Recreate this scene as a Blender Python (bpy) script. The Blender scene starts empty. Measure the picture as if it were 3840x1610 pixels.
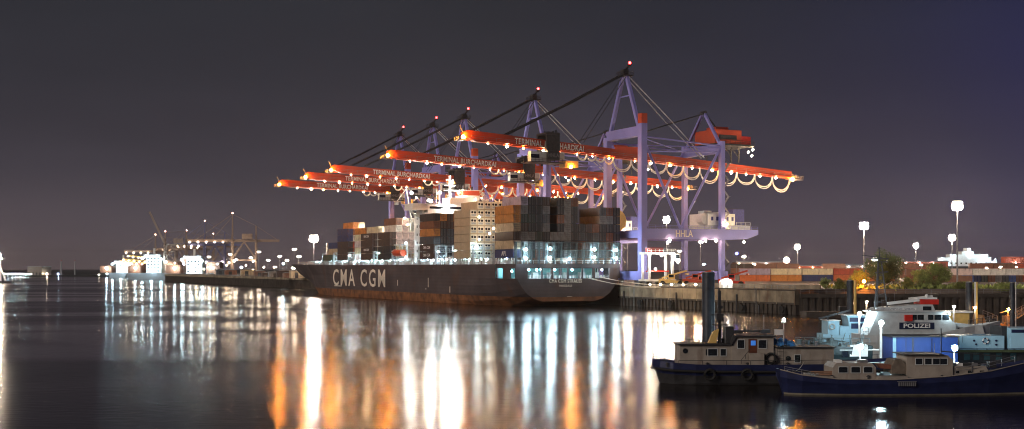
import bpy, bmesh, math, random
from mathutils import Vector, Matrix
R = math.radians
random.seed(7)
SC = bpy.context.scene
COL = SC.collection
# ------------------------------------------------------------------ camera
F, HZ, CH = 4400.0, 1005.0, 11.6          # focal length and horizon in photo pixels (3840 wide), eye height
cam = bpy.data.objects.new("camera", bpy.data.cameras.new("camera"))
COL.objects.link(cam)
cam.location = (0, 0, CH)
cam.rotation_euler = (R(90), 0, 0)
cam.data.sensor_width = 36.0
cam.data.lens = 36.0 * F / 3840
cam.data.shift_y = (HZ - 805) / 3840
cam.data.clip_start = 1.0
cam.data.clip_end = 9000
SC.camera = cam
# ------------------------------------------------------------------ render and exposure
SC.render.engine = 'CYCLES'
SC.cycles.use_denoising = True
SC.cycles.filter_width = 1.05
SC.cycles.denoising_prefilter = 'ACCURATE'
SC.cycles.max_bounces = 5
SC.cycles.diffuse_bounces = 2
SC.cycles.glossy_bounces = 3
SC.cycles.transmission_bounces = 2
SC.cycles.volume_bounces = 0
SC.cycles.caustics_reflective = False
SC.cycles.caustics_refractive = False
SC.cycles.sample_clamp_indirect = 6.0
SC.view_settings.view_transform = 'Standard'
SC.view_settings.look = 'None'
SC.view_settings.exposure = 0.0
SC.view_settings.gamma = 1.0
# ------------------------------------------------------------------ night sky
W = bpy.data.worlds.new("World"); SC.world = W
W.use_nodes = True
nt = W.node_tree; nt.nodes.clear()
o_ = nt.nodes.new('ShaderNodeOutputWorld'); bg = nt.nodes.new('ShaderNodeBackground')
tc = nt.nodes.new('ShaderNodeTexCoord'); sp = nt.nodes.new('ShaderNodeSeparateXYZ')
nt.links.new(tc.outputs['Generated'], sp.inputs[0])
def ramp(tree, stops):
    r = tree.nodes.new('ShaderNodeValToRGB')
    e = r.color_ramp.elements
    e[0].position, e[0].color = stops[0][0], (*stops[0][1], 1)
    e[1].position, e[1].color = stops[-1][0], (*stops[-1][1], 1)
    for p, c in stops[1:-1]:
        k = e.new(p); k.color = (*c, 1)
    return r
up = ramp(nt, [(0.0, (.105, .078, .082)), (.03, (.080, .064, .074)), (.08, (.052, .045, .057)), (.15, (.035, .033, .042)), (.23, (.026, .027, .034)), (1.0, (.018, .018, .024))])
nt.links.new(sp.outputs['Z'], up.inputs[0])
az = ramp(nt, [(.0, (1, 1, 1)), (.20, (.90, .92, 1.12)), (.30, (.80, .83, 1.25)), (.40, (.72, .74, 1.6))])
el = nt.nodes.new('ShaderNodeMapRange'); el.inputs['From Min'].default_value = .0; el.inputs['From Max'].default_value = .16
el.inputs['To Min'].default_value = .55; el.inputs['To Max'].default_value = 1.0
nt.links.new(sp.outputs['Z'], el.inputs['Value'])
mu = nt.nodes.new('ShaderNodeMath'); mu.operation = 'MULTIPLY'
nt.links.new(sp.outputs['X'], mu.inputs[0]); nt.links.new(el.outputs[0], mu.inputs[1])
nt.links.new(mu.outputs[0], az.inputs[0])
mx = nt.nodes.new('ShaderNodeMix'); mx.data_type = 'RGBA'; mx.blend_type = 'MULTIPLY'; mx.inputs[0].default_value = 1.0
nt.links.new(up.outputs[0], mx.inputs[6]); nt.links.new(az.outputs[0], mx.inputs[7])
cn = nt.nodes.new('ShaderNodeTexNoise'); cn.inputs['Scale'].default_value = 3.0; cn.inputs['Detail'].default_value = 6
cmap = nt.nodes.new('ShaderNodeMapping'); cmap.inputs['Scale'].default_value = (1, 1, 4)
nt.links.new(tc.outputs['Generated'], cmap.inputs[0]); nt.links.new(cmap.outputs[0], cn.inputs['Vector'])
cr_ = nt.nodes.new('ShaderNodeMapRange'); cr_.inputs['From Min'].default_value = .3; cr_.inputs['From Max'].default_value = .7
cr_.inputs['To Min'].default_value = .88; cr_.inputs['To Max'].default_value = 1.12
nt.links.new(cn.outputs['Fac'], cr_.inputs['Value']); nt.links.new(cr_.outputs[0], bg.inputs[1])
nt.links.new(mx.outputs[2], bg.inputs[0]); bg.inputs[1].default_value = 1.0
nt.links.new(bg.outputs[0], o_.inputs[0])
# the glow of the city behind the viewer: one weak, very soft, warm lamp
sun = bpy.data.objects.new("city_glow", bpy.data.lights.new("city_glow", 'SUN'))
COL.objects.link(sun)
sun.data.energy = 1.45; sun.data.angle = R(28); sun.data.color = (1.0, .86, .76)
sun.rotation_euler = (R(70), 0, R(-52))
# ------------------------------------------------------------------ materials
MATS = {}
def mat(name, col, rough=.6, metal=0.0, var=.18, scale=1.5, bump=0.0, bscale=4.0, coords='Object', spec=.4, rust=0.0, ribs=0.0):
    if name in MATS: return MATS[name]
    m = bpy.data.materials.new(name); m.use_nodes = True
    t = m.node_tree; b = t.nodes['Principled BSDF']
    b.inputs['Roughness'].default_value = rough; b.inputs['Metallic'].default_value = metal
    b.inputs['Specular IOR Level'].default_value = spec
    tcn = t.nodes.new('ShaderNodeTexCoord')
    n = t.nodes.new('ShaderNodeTexNoise'); n.inputs['Scale'].default_value = scale; n.inputs['Detail'].default_value = 5
    t.links.new(tcn.outputs[coords], n.inputs['Vector'])
    r = ramp(t, [(.3, tuple(c * (1 - var) for c in col)), (.7, tuple(min(1, c * (1 + var)) for c in col))])
    t.links.new(n.outputs['Fac'], r.inputs[0])
    out = r.outputs[0]
    if rust > 0:
        mp = t.nodes.new('ShaderNodeMapping'); mp.inputs['Scale'].default_value = (1, 1, .25)
        n2 = t.nodes.new('ShaderNodeTexNoise'); n2.inputs['Scale'].default_value = scale * 1.7; n2.inputs['Detail'].default_value = 8
        t.links.new(tcn.outputs[coords], mp.inputs[0]); t.links.new(mp.outputs[0], n2.inputs['Vector'])
        r2 = ramp(t, [(.58, (0, 0, 0)), (.70, (rust, rust, rust))])
        t.links.new(n2.outputs['Fac'], r2.inputs[0])
        mm = t.nodes.new('ShaderNodeMix'); mm.data_type = 'RGBA'
        t.links.new(r2.outputs[0], mm.inputs[0]); t.links.new(out, mm.inputs[6]); mm.inputs[7].default_value = (.12, .055, .03, 1)
        out = mm.outputs[2]
    t.links.new(out, b.inputs['Base Color'])
    if bump > 0 or ribs > 0:
        bp = t.nodes.new('ShaderNodeBump'); bp.inputs['Strength'].default_value = 1.0
        if ribs > 0:
            w = t.nodes.new('ShaderNodeTexWave'); w.inputs['Scale'].default_value = ribs; w.bands_direction = 'X'
            t.links.new(tcn.outputs['Object'], w.inputs['Vector'])
            bp.inputs['Distance'].default_value = .05
            t.links.new(w.outputs['Fac'], bp.inputs['Height'])
        else:
            n3 = t.nodes.new('ShaderNodeTexNoise'); n3.inputs['Scale'].default_value = bscale; n3.inputs['Detail'].default_value = 6
            t.links.new(tcn.outputs[coords], n3.inputs['Vector'])
            bp.inputs['Distance'].default_value = bump
            t.links.new(n3.outputs['Fac'], bp.inputs['Height'])
        t.links.new(bp.outputs[0], b.inputs['Normal'])
    MATS[name] = m
    return m
def emit(name, col, strength):
    if name in MATS: return MATS[name]
    m = bpy.data.materials.new(name); m.use_nodes = True
    t = m.node_tree; t.nodes.clear()
    o = t.nodes.new('ShaderNodeOutputMaterial'); e = t.nodes.new('ShaderNodeEmission')
    e.inputs[0].default_value = (*col, 1); e.inputs[1].default_value = strength
    # a slight unevenness of the lamp glass
    t.links.new(e.outputs[0], o.inputs[0])
    MATS[name] = m
    return m
M = dict(
    hull=mat('hull_paint', (.082, .066, .068), .65, var=.28, scale=.12, rust=.45, spec=.25),
    boot=mat('antifouling_paint', (.24, .105, .055), .6, var=.35, scale=.3, rust=.5),
    white=mat('white_paint', (.78, .78, .76), .45, var=.06),
    greyw=mat('pale_grey_paint', (.50, .52, .52), .5, var=.12),
    cream=mat('cream_paint', (.34, .30, .255), .55, var=.22, scale=.8, rust=.45),
    crane=mat('periwinkle_paint', (.25, .245, .60), .45, var=.10, scale=.15),
    orange=mat('orange_red_paint', (.50, .068, .028), .45, var=.15, scale=.2),
    dark=mat('dark_steel', (.035, .035, .038), .5, var=.3),
    steel=mat('grey_steel', (.22, .22, .23), .45, metal=.3, var=.2),
    cable=mat('pale_cable_sheath', (.80, .78, .72), .5, var=.1),
    rubber=mat('black_rubber', (.015, .015, .015), .8),
    concrete=mat('quay_concrete', (.24, .20, .14), .85, var=.45, scale=.3, bump=.04, rust=.6),
    sheet=mat('sheet_piling', (.060, .050, .042), .8, var=.4, scale=.4),
    apron=mat('apron_asphalt', (.16, .13, .11), .85, var=.25, scale=.05),
    navy=mat('navy_hull_paint', (.018, .024, .075), .35, var=.25, scale=1.0),
    bluew=mat('blue_wall_paint', (.03, .085, .36), .5, var=.1),
    lblue=mat('light_blue_paint', (.36, .60, .74), .5, var=.1, scale=.6),
    glass=mat('dark_window_glass', (.012, .016, .02), .08, spec=.6),
    tarp=mat('blue_tarpaulin', (.03, .17, .42), .45, var=.6, scale=3, bump=.15, bscale=3),
    red=mat('signal_red_paint', (.58, .03, .02), .45),
    brown=mat('brown_varnish', (.12, .04, .02), .5),
    letter=mat('lettering_cream', (.80, .72, .60), .6, var=.1, scale=.5),
    yellow=mat('yellow_paint', (.70, .48, .16), .5, var=.12),
    rope=mat('pale_rope', (.55, .50, .42), .9),
    bark=mat('tree_bark', (.09, .07, .05), .9),
    leaf=mat('leaf_green', (.24, .29, .08), .7, var=.5, scale=.7),
    leafd=mat('leaf_dark_green', (.14, .19, .065), .7, var=.5, scale=.7),
    olive=mat('olive_green_paint', (.06, .075, .035), .6),
    land=mat('dark_land', (.03, .03, .028), .9, var=.4, scale=.01),
)
L_WARM = emit('lamp_warm', (1, .66, .34), 260)
L_COOL = emit('lamp_cool', (.60, .88, 1), 300)
L_COOLN = emit('lamp_cool_near', (.66, .90, 1), 420)
L_WHITE = emit('lamp_white', (1, .93, .82), 500)
L_MAST = emit('lamp_mast', (1, .80, .60), 1100)
L_RED = emit('lamp_red', (1, .02, .02), 45)
L_BLUE = emit('lamp_blue', (.12, .14, 1), 30)
L_ORANGE = emit('lamp_sodium', (1, .42, .08), 260)
L_FAR = emit('lamp_far', (1, .82, .60), 130)
# ------------------------------------------------------------------ mesh helper
class MB:
    def __init__(s): s.v = []; s.f = []; s.m = []
    def add(s, vs, fs, mi=0):
        o = len(s.v); s.v += [tuple(v) for v in vs]
        for f in fs: s.f.append([i + o for i in f]); s.m.append(mi)
    def box(s, a, b, mi=0):
        x0, y0, z0 = a; x1, y1, z1 = b
        s.add([(x0,y0,z0),(x1,y0,z0),(x1,y1,z0),(x0,y1,z0),(x0,y0,z1),(x1,y0,z1),(x1,y1,z1),(x0,y1,z1)],
              [(3,2,1,0),(4,5,6,7),(0,1,5,4),(1,2,6,5),(2,3,7,6),(3,0,4,7)], mi)
        return s
    def cbox(s, c, d, mi=0):
        return s.box((c[0]-d[0]/2, c[1]-d[1]/2, c[2]-d[2]/2), (c[0]+d[0]/2, c[1]+d[1]/2, c[2]+d[2]/2), mi)
    def bar(s, p, q, w, h=None, mi=0):
        h = h or w
        p, q = Vector(p), Vector(q); d = (q - p).normalized()
        up = Vector((0, 0, 1)) if abs(d.z) < .95 else Vector((0, 1, 0))
        a = d.cross(up).normalized() * (w / 2); b = a.cross(d).normalized() * (h / 2)
        vs = [p-a-b, p+a-b, p+a+b, p-a+b, q-a-b, q+a-b, q+a+b, q-a+b]
        s.add(vs, [(3,2,1,0),(4,5,6,7),(0,1,5,4),(1,2,6,5),(2,3,7,6),(3,0,4,7)], mi)
        return s
    def tube(s, pts, r, n=6, mi=0, cap=True, r2=None):
        pts = [Vector(p) for p in pts]; k = len(pts); o = len(s.v)
        for i, p in enumerate(pts):
            d = (pts[min(i+1, k-1)] - pts[max(i-1, 0)]).normalized()
            up = Vector((0, 0, 1)) if abs(d.z) < .95 else Vector((0, 1, 0))
            a = d.cross(up).normalized(); b = a.cross(d).normalized()
            rr = r if r2 is None else r + (r2 - r) * i / max(1, k - 1)
            for j in range(n):
                t = 2 * math.pi * j / n
                s.v.append(tuple(p + a * rr * math.cos(t) + b * rr * math.sin(t)))
        for i in range(k - 1):
            for j in range(n):
                j2 = (j + 1) % n
                s.f.append([o+i*n+j, o+i*n+j2, o+(i+1)*n+j2, o+(i+1)*n+j]); s.m.append(mi)
        if cap:
            s.f.append([o + j for j in range(n)][::-1]); s.m.append(mi)
            s.f.append([o + (k-1)*n + j for j in range(n)]); s.m.append(mi)
        return s
    def ball(s, c, r, mi=0, seg=8, rings=5, sz=1.0):
        o = len(s.v); c = Vector(c)
        s.v.append(tuple(c + Vector((0, 0, r*sz))))
        for i in range(1, rings):
            a = math.pi * i / rings
            for j in range(seg):
                t = 2 * math.pi * j / seg
                s.v.append(tuple(c + Vector((r*math.sin(a)*math.cos(t), r*math.sin(a)*math.sin(t), r*sz*math.cos(a)))))
        s.v.append(tuple(c - Vector((0, 0, r*sz)))); e = len(s.v) - 1
        for j in range(seg):
            s.f.append([o, o+1+j, o+1+(j+1) % seg]); s.m.append(mi)
            b = o + 1 + (rings-2)*seg
            s.f.append([e, b+(j+1) % seg, b+j]); s.m.append(mi)
        for i in range(rings-2):
            for j in range(seg):
                a = o+1+i*seg; j2 = (j+1) % seg
                s.f.append([a+j, a+seg+j, a+seg+j2, a+j2]); s.m.append(mi)
        return s
    def prism(s, poly, y0, y1, mi=0):
        """poly in the x-z plane pushed from y0 to y1"""
        n = len(poly); vs = [(x, y0, z) for x, z in poly] + [(x, y1, z) for x, z in poly]
        fs = [list(range(n)), list(range(2*n-1, n-1, -1))] + [[i, (i+1) % n + 0, (i+1) % n + n, i+n][::-1] for i in range(n)]
        s.add(vs, fs, mi); return s
    def rail(s, pts, h=1.0, r=.035, step=1.5, mi=0, mid=True):
        for a, b in zip(pts[:-1], pts[1:]):
            a, b = Vector(a), Vector(b); n = max(1, int((b-a).length / step))
            u = Vector((0, 0, h))
            s.bar(a+u, b+u, r*2, mi=mi)
            if mid: s.bar(a+u*.5, b+u*.5, r*1.6, mi=mi)
            for i in range(n+1):
                p = a.lerp(b, i/n); s.bar(p, p+u, r*2, mi=mi)
        return s
    def mesh(s, name, mats):
        me = bpy.data.meshes.new(name); me.from_pydata(s.v, [], s.f)
        for m in mats: me.materials.append(m)
        if len(mats) > 1: me.polygons.foreach_set('material_index', s.m)
        bm = bmesh.new(); bm.from_mesh(me); bmesh.ops.recalc_face_normals(bm, faces=bm.faces); bm.to_mesh(me); bm.free()
        me.update(); return me
    def build(s, name, mats, parent=None, loc=(0, 0, 0), rot=(0, 0, 0), label=None):
        if not isinstance(mats, (list, tuple)): mats = [mats]
        return put(name, s.mesh(name, mats), parent, loc, rot, label)
def build_each(mb, name, mats, parent=None):
    if not isinstance(mats, (list, tuple)): mats = [mats]
    par = list(range(len(mb.v)))
    def find(a):
        while par[a] != a: par[a] = par[par[a]]; a = par[a]
        return a
    for f in mb.f:
        r = find(f[0])
        for i in f[1:]: par[find(i)] = r
    groups = {}
    for f, mi in zip(mb.f, mb.m): groups.setdefault(find(f[0]), []).append((f, mi))
    out = []
    for fs in groups.values():
        idx = {}; m = MB()
        for f, mi in fs:
            for i in f:
                if i not in idx: idx[i] = len(m.v); m.v.append(mb.v[i])
            m.f.append([idx[i] for i in f]); m.m.append(mi)
        c = Vector((0, 0, 0))
        for v in m.v: c += Vector(v)
        c /= len(m.v); m.v = [tuple(Vector(v) - c) for v in m.v]
        out.append(put(name, m.mesh(name, mats), parent, c))
    return out
def put(name, data, parent=None, loc=(0, 0, 0), rot=(0, 0, 0), label=None):
    o = bpy.data.objects.new(name, data); COL.objects.link(o)
    o.location = loc; o.rotation_euler = rot
    if parent: o.parent = parent
    if label: o['label'] = label
    return o
def thing(name, label, cat, loc=(0, 0, 0), rotz=0, group=None):
    o = put(name, None, None, loc, (0, 0, rotz)); o.empty_display_size = .5
    o['label'] = label; o['category'] = cat
    if group: o['group'] = group
    return o
def tag(o, label, cat, group=None):
    o['label'] = label; o['category'] = cat
    if group: o['group'] = group
    return o
def struct(o): o['kind'] = 'structure'; return o
def copy_tree(o, parent=None):
    c = o.copy(); COL.objects.link(c)
    if parent: c.parent = parent
    for ch in [k for k in KIDS.get(o, [])]: copy_tree(ch, c)
    return c
KIDS = {}
def index_kids():
    KIDS.clear()
    for o in COL.objects:
        if o.parent: KIDS.setdefault(o.parent, []).append(o)
FONT = {}
def text(body, size, m, name='lettering', parent=None, loc=(0,0,0), rot=(0,0,0), ext=.02, sx=1.0, bold=0.0, label=None, width=None, space=1.0):
    key = (body, size, ext, sx, bold, m.name, width, space)
    if key not in FONT:
        cu = bpy.data.curves.new('t', 'FONT'); cu.body = body; cu.size = size; cu.extrude = ext; cu.offset = bold
        cu.align_x = 'CENTER'; cu.align_y = 'CENTER'; cu.resolution_u = 3; cu.space_character = space
        ob = bpy.data.objects.new('t', cu); COL.objects.link(ob)
        bpy.context.view_layer.update()
        me = bpy.data.meshes.new_from_object(ob.evaluated_get(bpy.context.evaluated_depsgraph_get()))
        bpy.data.objects.remove(ob)
        xs = [v.co.x for v in me.vertices]
        k = sx if width is None else width / (max(xs) - min(xs))
        for v in me.vertices: v.co.x *= k
        me.materials.clear(); me.materials.append(m); me.name = name
        FONT[key] = me
    return put(name, FONT[key], parent, loc, rot, label)
def PX(px, Y): return (px - 1920) / F * Y
def PZ(py, Y): return CH + (HZ - py) / F * Y
# ================================================================== WATER, LAND, QUAY
TH = R(27.3); SN, CS = math.sin(TH), math.cos(TH)
def S(t, p, z=0.0):            # metres forward of the transom, metres to port, height -> world
    return (17.1 - SN*t - CS*p, 352 + CS*t - SN*p, z)
ZQ = 6.2                       # quay level
wm = bpy.data.materials.new('harbour_water'); wm.use_nodes = True
t = wm.node_tree; b = t.nodes['Principled BSDF']
b.inputs['Specular IOR Level'].default_value = .36; b.inputs['Base Color'].default_value = (.014, .010, .008, 1); b.inputs['IOR'].default_value = 1.333
g = t.nodes.new('ShaderNodeNewGeometry')
mp = t.nodes.new('ShaderNodeMapping'); mp.inputs['Scale'].default_value = (.006, .016, 1)
n = t.nodes.new('ShaderNodeTexNoise'); n.inputs['Scale'].default_value = 1.0; n.inputs['Detail'].default_value = 3
n.inputs['Distortion'].default_value = 1.0
t.links.new(g.outputs['Position'], mp.inputs[0]); t.links.new(mp.outputs[0], n.inputs['Vector'])
mr = t.nodes.new('ShaderNodeMapRange'); mr.inputs['From Min'].default_value = .42; mr.inputs['From Max'].default_value = .58
mr.inputs['To Min'].default_value = .12; mr.inputs['To Max'].default_value = .20
t.links.new(n.outputs['Fac'], mr.inputs['Value']); t.links.new(mr.outputs[0], b.inputs['Roughness'])
mp2 = t.nodes.new('ShaderNodeMapping'); mp2.inputs['Scale'].default_value = (.55, 1.1, 1)
n2 = t.nodes.new('ShaderNodeTexNoise'); n2.inputs['Scale'].default_value = 1.0; n2.inputs['Detail'].default_value = 4
t.links.new(g.outputs['Position'], mp2.inputs[0]); t.links.new(mp2.outputs[0], n2.inputs['Vector'])
bp = t.nodes.new('ShaderNodeBump'); bp.inputs['Distance'].default_value = .022; bp.inputs['Strength'].default_value = 1
t.links.new(n2.outputs['Fac'], bp.inputs['Height']); t.links.new(bp.outputs[0], b.inputs['Normal'])
w = MB(); w.add([(-4000, -300, 0), (4000, -300, 0), (4000, 7000, 0), (-4000, 7000, 0)], [(0, 1, 2, 3)])
struct(w.build('water', wm))
# far shore
w = MB(); w.box((-3900, 1560, -1), (400, 6900, 1.6)); struct(w.build('far_shore_land', M['land']))
# terminal ground: polygon behind the quay edge
def xy(v): return (v[0], v[1])
qa = S(720, -20.0); qb = S(-79, -20.0)
edge = [xy(qa), xy(qb), (qb[0]+9, qb[1]+10), (420, qb[1]+22), (900, 1400), (900, 3000), (-260, 3000)]
w = MB(); nn = len(edge)
w.add([(x, y, ZQ) for x, y in edge] + [(x, y, -2) for x, y in edge], [list(range(nn))] + [[i, (i+1) % nn, (i+1) % nn + nn, i+nn] for i in range(nn)])
struct(w.build('terminal_ground', M['apron']))
# quay wall along the berth: concrete cap over dark sheet piling
def wall_run(p0, p1, name, label, panels, ztop, zmid, lit='concrete'):
    p0, p1 = Vector((*p0, 0)), Vector((*p1, 0)); d = (p1 - p0); Ln = d.length; d.normalize()
    nrm = Vector((d.y, -d.x, 0))           # towards the water when going left to right
    root = thing(name, label, 'quay wall', p0, math.atan2(d.y, d.x))
    c = MB(); c.box((0, -1.3, zmid), (Ln, -.01, ztop))
    k = 0
    for i in range(panels+1):
        x = Ln * i / panels; c.box((x-.10, -1.38, zmid), (x+.10, -1.3, ztop-.3))
    c.build('concrete_cap', M[lit], root)
    s_ = MB(); x = 0; j = 0
    while x < Ln:
        s_.box((x, -1.0 if j % 2 else -.6, -2), (min(Ln, x+.9), -.02, zmid-.003)); x += .9; j += 1
    s_.build('sheet_piling', M['sheet'], root)
    r_ = MB(); r_.rail([(0, -1.1, ztop), (Ln, -1.1, ztop)], 1.0, .04, 2.2)
    r_.build('railing', M['steel'], root)
    return root, Ln
q1, L1 = wall_run(xy(S(2, -19.9)), xy(qb), 'quay_wall', 'pale concrete quay wall over dark piling, astern of the big ship', 12, ZQ, 2.4)
for i in range(9):
    x = 4 + i * (L1-8) / 8
    f = MB(); f.tube([(x, -1.75, -1.2), (x, -1.75, 4.6 if i % 3 == 0 else 2.0)], .22, 8); f.build('fender_pile', M['dark'], q1)
for i in range(4):
    x = 9 + i*19; m = MB()
    for q in (0, .5): m.bar((x+q, -1.5, -.5), (x+q, -1.5, ZQ), .07)
    for k in range(16): m.bar((x, -1.5, -.2+k*.4), (x+.5, -1.5, -.2+k*.4), .05)
    m.build('ladder', M['steel'], q1)
m = MB(); m.box((0, -1.34, 2.4), (L1, -1.302, 2.9)); m.box((0, -1.42, ZQ-.35), (L1, -1.302, ZQ-.02)); m.build('tide_band', M['sheet'], q1)
for i in range(5):
    x = 12 + i*16
    f = MB(); f.box((x, -1.9, -.5), (x+2.2, -1.45, 1.9)); f.tube([(x+1.1, -2.3, 1.2), (x+1.1, -1.9, 1.2)], .9, 10); f.build('fender', M['rubber'], q1)
q2, L2 = wall_run((qb[0]+.2, qb[1]+.3), (420, qb[1]+21), 'quay_wall', 'long dark brown harbour wall below the trees, behind the police boats', 40, 5.2, 4.2, 'sheet')
q3, L3 = wall_run(xy(S(718, -19.9)), xy(S(262, -19.9)), 'quay_wall', 'low distant quay wall ahead of the big ship, running off to the left', 30, ZQ, 4.8)
# grassy bank on top of the right-hand wall
bk = MB()
random.seed(3)
for i in range(2600):
    x = random.uniform(qb[0]+12, 230); y = qb[1] + 9 + (x-qb[0])*.05 + random.uniform(0, 10); s_ = random.uniform(.3, .8)
    z = ZQ + random.uniform(0, .9) - .2
    a = random.uniform(0, 6.28)
    dx, dy = s_*math.cos(a), s_*math.sin(a)
    bk.add([(x-dx, y-dy, z-.3), (x+dx, y+dy, z-.2), (x+random.uniform(-.3,.3), y, z+s_)], [(0, 1, 2)])
o = bk.build('undergrowth', M['leaf']); o['kind'] = 'stuff'
# ================================================================== CONTAINERS
CL, CW, CHT = 12.19, 2.36, 2.48
def container_mesh(L=CL, Wd=2.38, H=CHT, door=True):
    m = MB(); i = .05
    m.box((i, -Wd/2+i, .08), (L-i, Wd/2-i, H-.05))
    for x in (0, L-.16):
        for y in (-Wd/2, Wd/2-.16): m.box((x, y, 0), (x+.16, y+.16, H))
    for y in (-Wd/2+.01, Wd/2-.13):
        m.box((.16, y, 0), (L-.16, y+.12, .16)); m.box((.16, y, H-.12), (L-.16, y+.12, H-.003))
    for x in (.01, L-.13):
        m.box((x, -Wd/2+.16, 0), (x+.12, Wd/2-.16, .16)); m.box((x, -Wd/2+.16, H-.12), (x+.12, Wd/2-.16, H-.003))
    if door:
        for y in (-.8, -.35, .35, .8): m.box((.0, y-.03, .1), (.05, y+.03, H-.1), 1)
        m.box((.02, -.03, .16), (.05, .03, H-.12), 2)
        for z in (.7, 1.3, 1.9): m.box((.01, -.95, z), (.045, .95, z+.05), 2)
    return m
CM = container_mesh().mesh('container', [M['dark'], M['steel'], M['dark']])
CMS = container_mesh(6.06).mesh('container_short', [M['dark'], M['steel'], M['dark']])
HUES = {
 'charcoal': (.035, .036, .04), 'dark green': (.040, .058, .048), 'dark brown': (.075, .045, .035), 'slate': (.075, .085, .10),
 'rust brown': (.24, .09, .045), 'orange': (.62, .25, .06), 'beige': (.56, .42, .26), 'navy blue': (.035, .05, .15),
 'blue': (.06, .13, .40), 'white': (.80, .76, .68), 'cream': (.78, .68, .45), 'pink white': (.76, .60, .55), 'red': (.55, .10, .05),
 'grey': (.24, .23, .23), 'brown': (.24, .11, .065), 'dull green': (.07, .09, .05), 'lilac grey': (.44, .39, .50), 'orange red': (.66, .18, .06)}
def hue(c): return mat('container_paint_' + c.replace(' ', '_'), HUES[c], .55, var=.16, scale=.8, rust=.55, ribs=3.2)
def container(loc, rotz, colour, label, group, short=False):
    o = put('shipping_container', CMS if short else CM, None, loc, (0, 0, rotz))
    o.material_slots[0].link = 'OBJECT'; o.material_slots[0].material = hue(colour)
    return tag(o, label, 'container', group)
ORD = ['bottom', 'second', 'third', 'fourth', 'fifth', 'sixth', 'seventh']
COLN = ['first', 'second', 'third', 'fourth', 'fifth', 'sixth', 'seventh', 'eighth', 'ninth', 'tenth', 'eleventh', 'twelfth', 'thirteenth', 'fourteenth', 'fifteenth']
ROTS = math.pi/2 + TH
PIT = 2.47
def ORDN(k): return (COLN + ['sixteenth', 'seventeenth', 'eighteenth', 'nineteenth', 'twentieth'])[k]
def stack(t0, rows, base, where, colours, reefer=False, start=0, short=False):
    """rows {column index: number of tiers} (or (first, last) tier); columns counted from the port side"""
    for c, n_ in rows.items():
        lo, hi = n_ if isinstance(n_, tuple) else (0, n_)
        for k in range(lo, hi):
            p = 18.3 - 1.2 - c*PIT
            col = colours(c, k)
            lab = f"{col} container in the {COLN[c]} column from left, {ORD[k]} tier, {where}"
            o = container(S(t0, p, base + k*2.6), ROTS, col, lab, 'containers stacked on the ship', short)
            if reefer:
                RE.append(o)
random.seed(11)
def stern_cols(c, k):
    if c == 0: return ['navy blue', 'beige', 'dark brown', 'beige', 'orange', 'orange'][k]
    if c == 1 and k == 6: return 'lilac grey'
    if c == 7: return 'grey'
    if c in (12, 13) and k in (4,): return 'grey'
    if c >= 9 and k < 3: return random.choice(['dark brown', 'charcoal', 'rust brown', 'slate'])
    return random.choice(['charcoal', 'charcoal', 'dark green', 'dark brown', 'charcoal', 'slate', 'rust brown', 'grey'])
WB = 14.6
RE = []
stack(1.0, {0: 6, 1: 7, 2: 7, 3: 7, 4: 7, 5: 3, 6: 7, 7: 7, 8: 7, 9: 4, 10: 4, 11: 4, 12: 6, 13: 6, 14: 6}, WB, 'stern bay', stern_cols)
stack(15.5, {5: 7, 9: 6, 10: 6, 11: 6}, WB, 'second bay',
      lambda c, k: ('pink white' if k == 6 else 'blue') if c == 5 else ('lilac grey' if k == 5 else 'blue'))  # purple crane light on the pale upper boxes is put into their colour
stack(30.7, {0: 6, 1: 7, 2: 7, 3: 7, 4: 7}, WB, 'pale reefer bay', lambda c, k: 'beige', reefer=True)
for o in RE:
    o.material_slots[0].material = mat('reefer_paint', (.62, .49, .32), .5, var=.08, scale=.8, rust=.15, ribs=3.2)
    o['label'] = o['label'].replace('beige container', 'cream refrigerated container')
um = MB(); um.box((-.10, -1.08, .18), (-.01, 1.08, 2.42), 0)
for (yc, zc) in ((-.45, 1.55), (.5, 1.6)): um.tube([(-.16, yc, zc), (-.101, yc, zc)], .38, 12, 1)
um.box((-.13, -.8, .35), (-.101, .8, 1.0), 2)
um = um.mesh('cooling_unit', [mat('reefer_front', (.85, .80, .66), .5, var=.05), M['rubber'], M['greyw']])
for o in RE: put('cooling_unit', um, o)
def c_cols(c, k):
    if c == 0: return ['dark brown', 'dark brown', 'slate', 'orange', 'rust brown', 'charcoal'][k]
    return random.choice(['rust brown', 'orange', 'brown', 'dark brown'] if k > 3 else ['slate', 'charcoal', 'dark brown', 'slate'])
stack(59.5, {0: 6, 1: 6, 2: 6, 3: 6}, WB, 'bay just aft of bridge', c_cols)
stack(100, {0: 4, 1: 6, 2: 6, 3: 6}, WB, 'bay forward of bridge', lambda c, k: ('dark brown' if k > 1 else 'charcoal') if c == 0 else ('brown' if c == 1 and k == 5 else random.choice(['pink white', 'white', 'pink white', 'cream'])))
stack(119, {0: 4, 1: 5, 2: 5, 3: 5}, WB, 'middle foredeck bay', lambda c, k: 'dark brown' if c == 0 else random.choice(['pink white', 'cream', 'white', 'red', 'cream']))
stack(133, {1: 5, 2: 5}, WB, 'narrow foredeck bay', lambda c, k: 'orange' if k == 4 else random.choice(['pink white', 'white', 'cream']))
stack(147, {0: 5, 1: 6, 2: 6, 3: 5}, WB, 'foremost tall bay', lambda c, k: ('navy blue' if k > 2 else 'dark brown') if c == 0 else (['brown', 'orange'][k % 2] if c == 1 and k > 3 else random.choice(['white', 'pink white', 'cream', 'red'])))
stack(166, {0: 1, 1: (0, 3), 2: 3}, WB, 'low bay near the bow', lambda c, k: 'dull green' if c == 0 else ('navy blue' if k == 2 else random.choice(['beige', 'brown'])))
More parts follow.
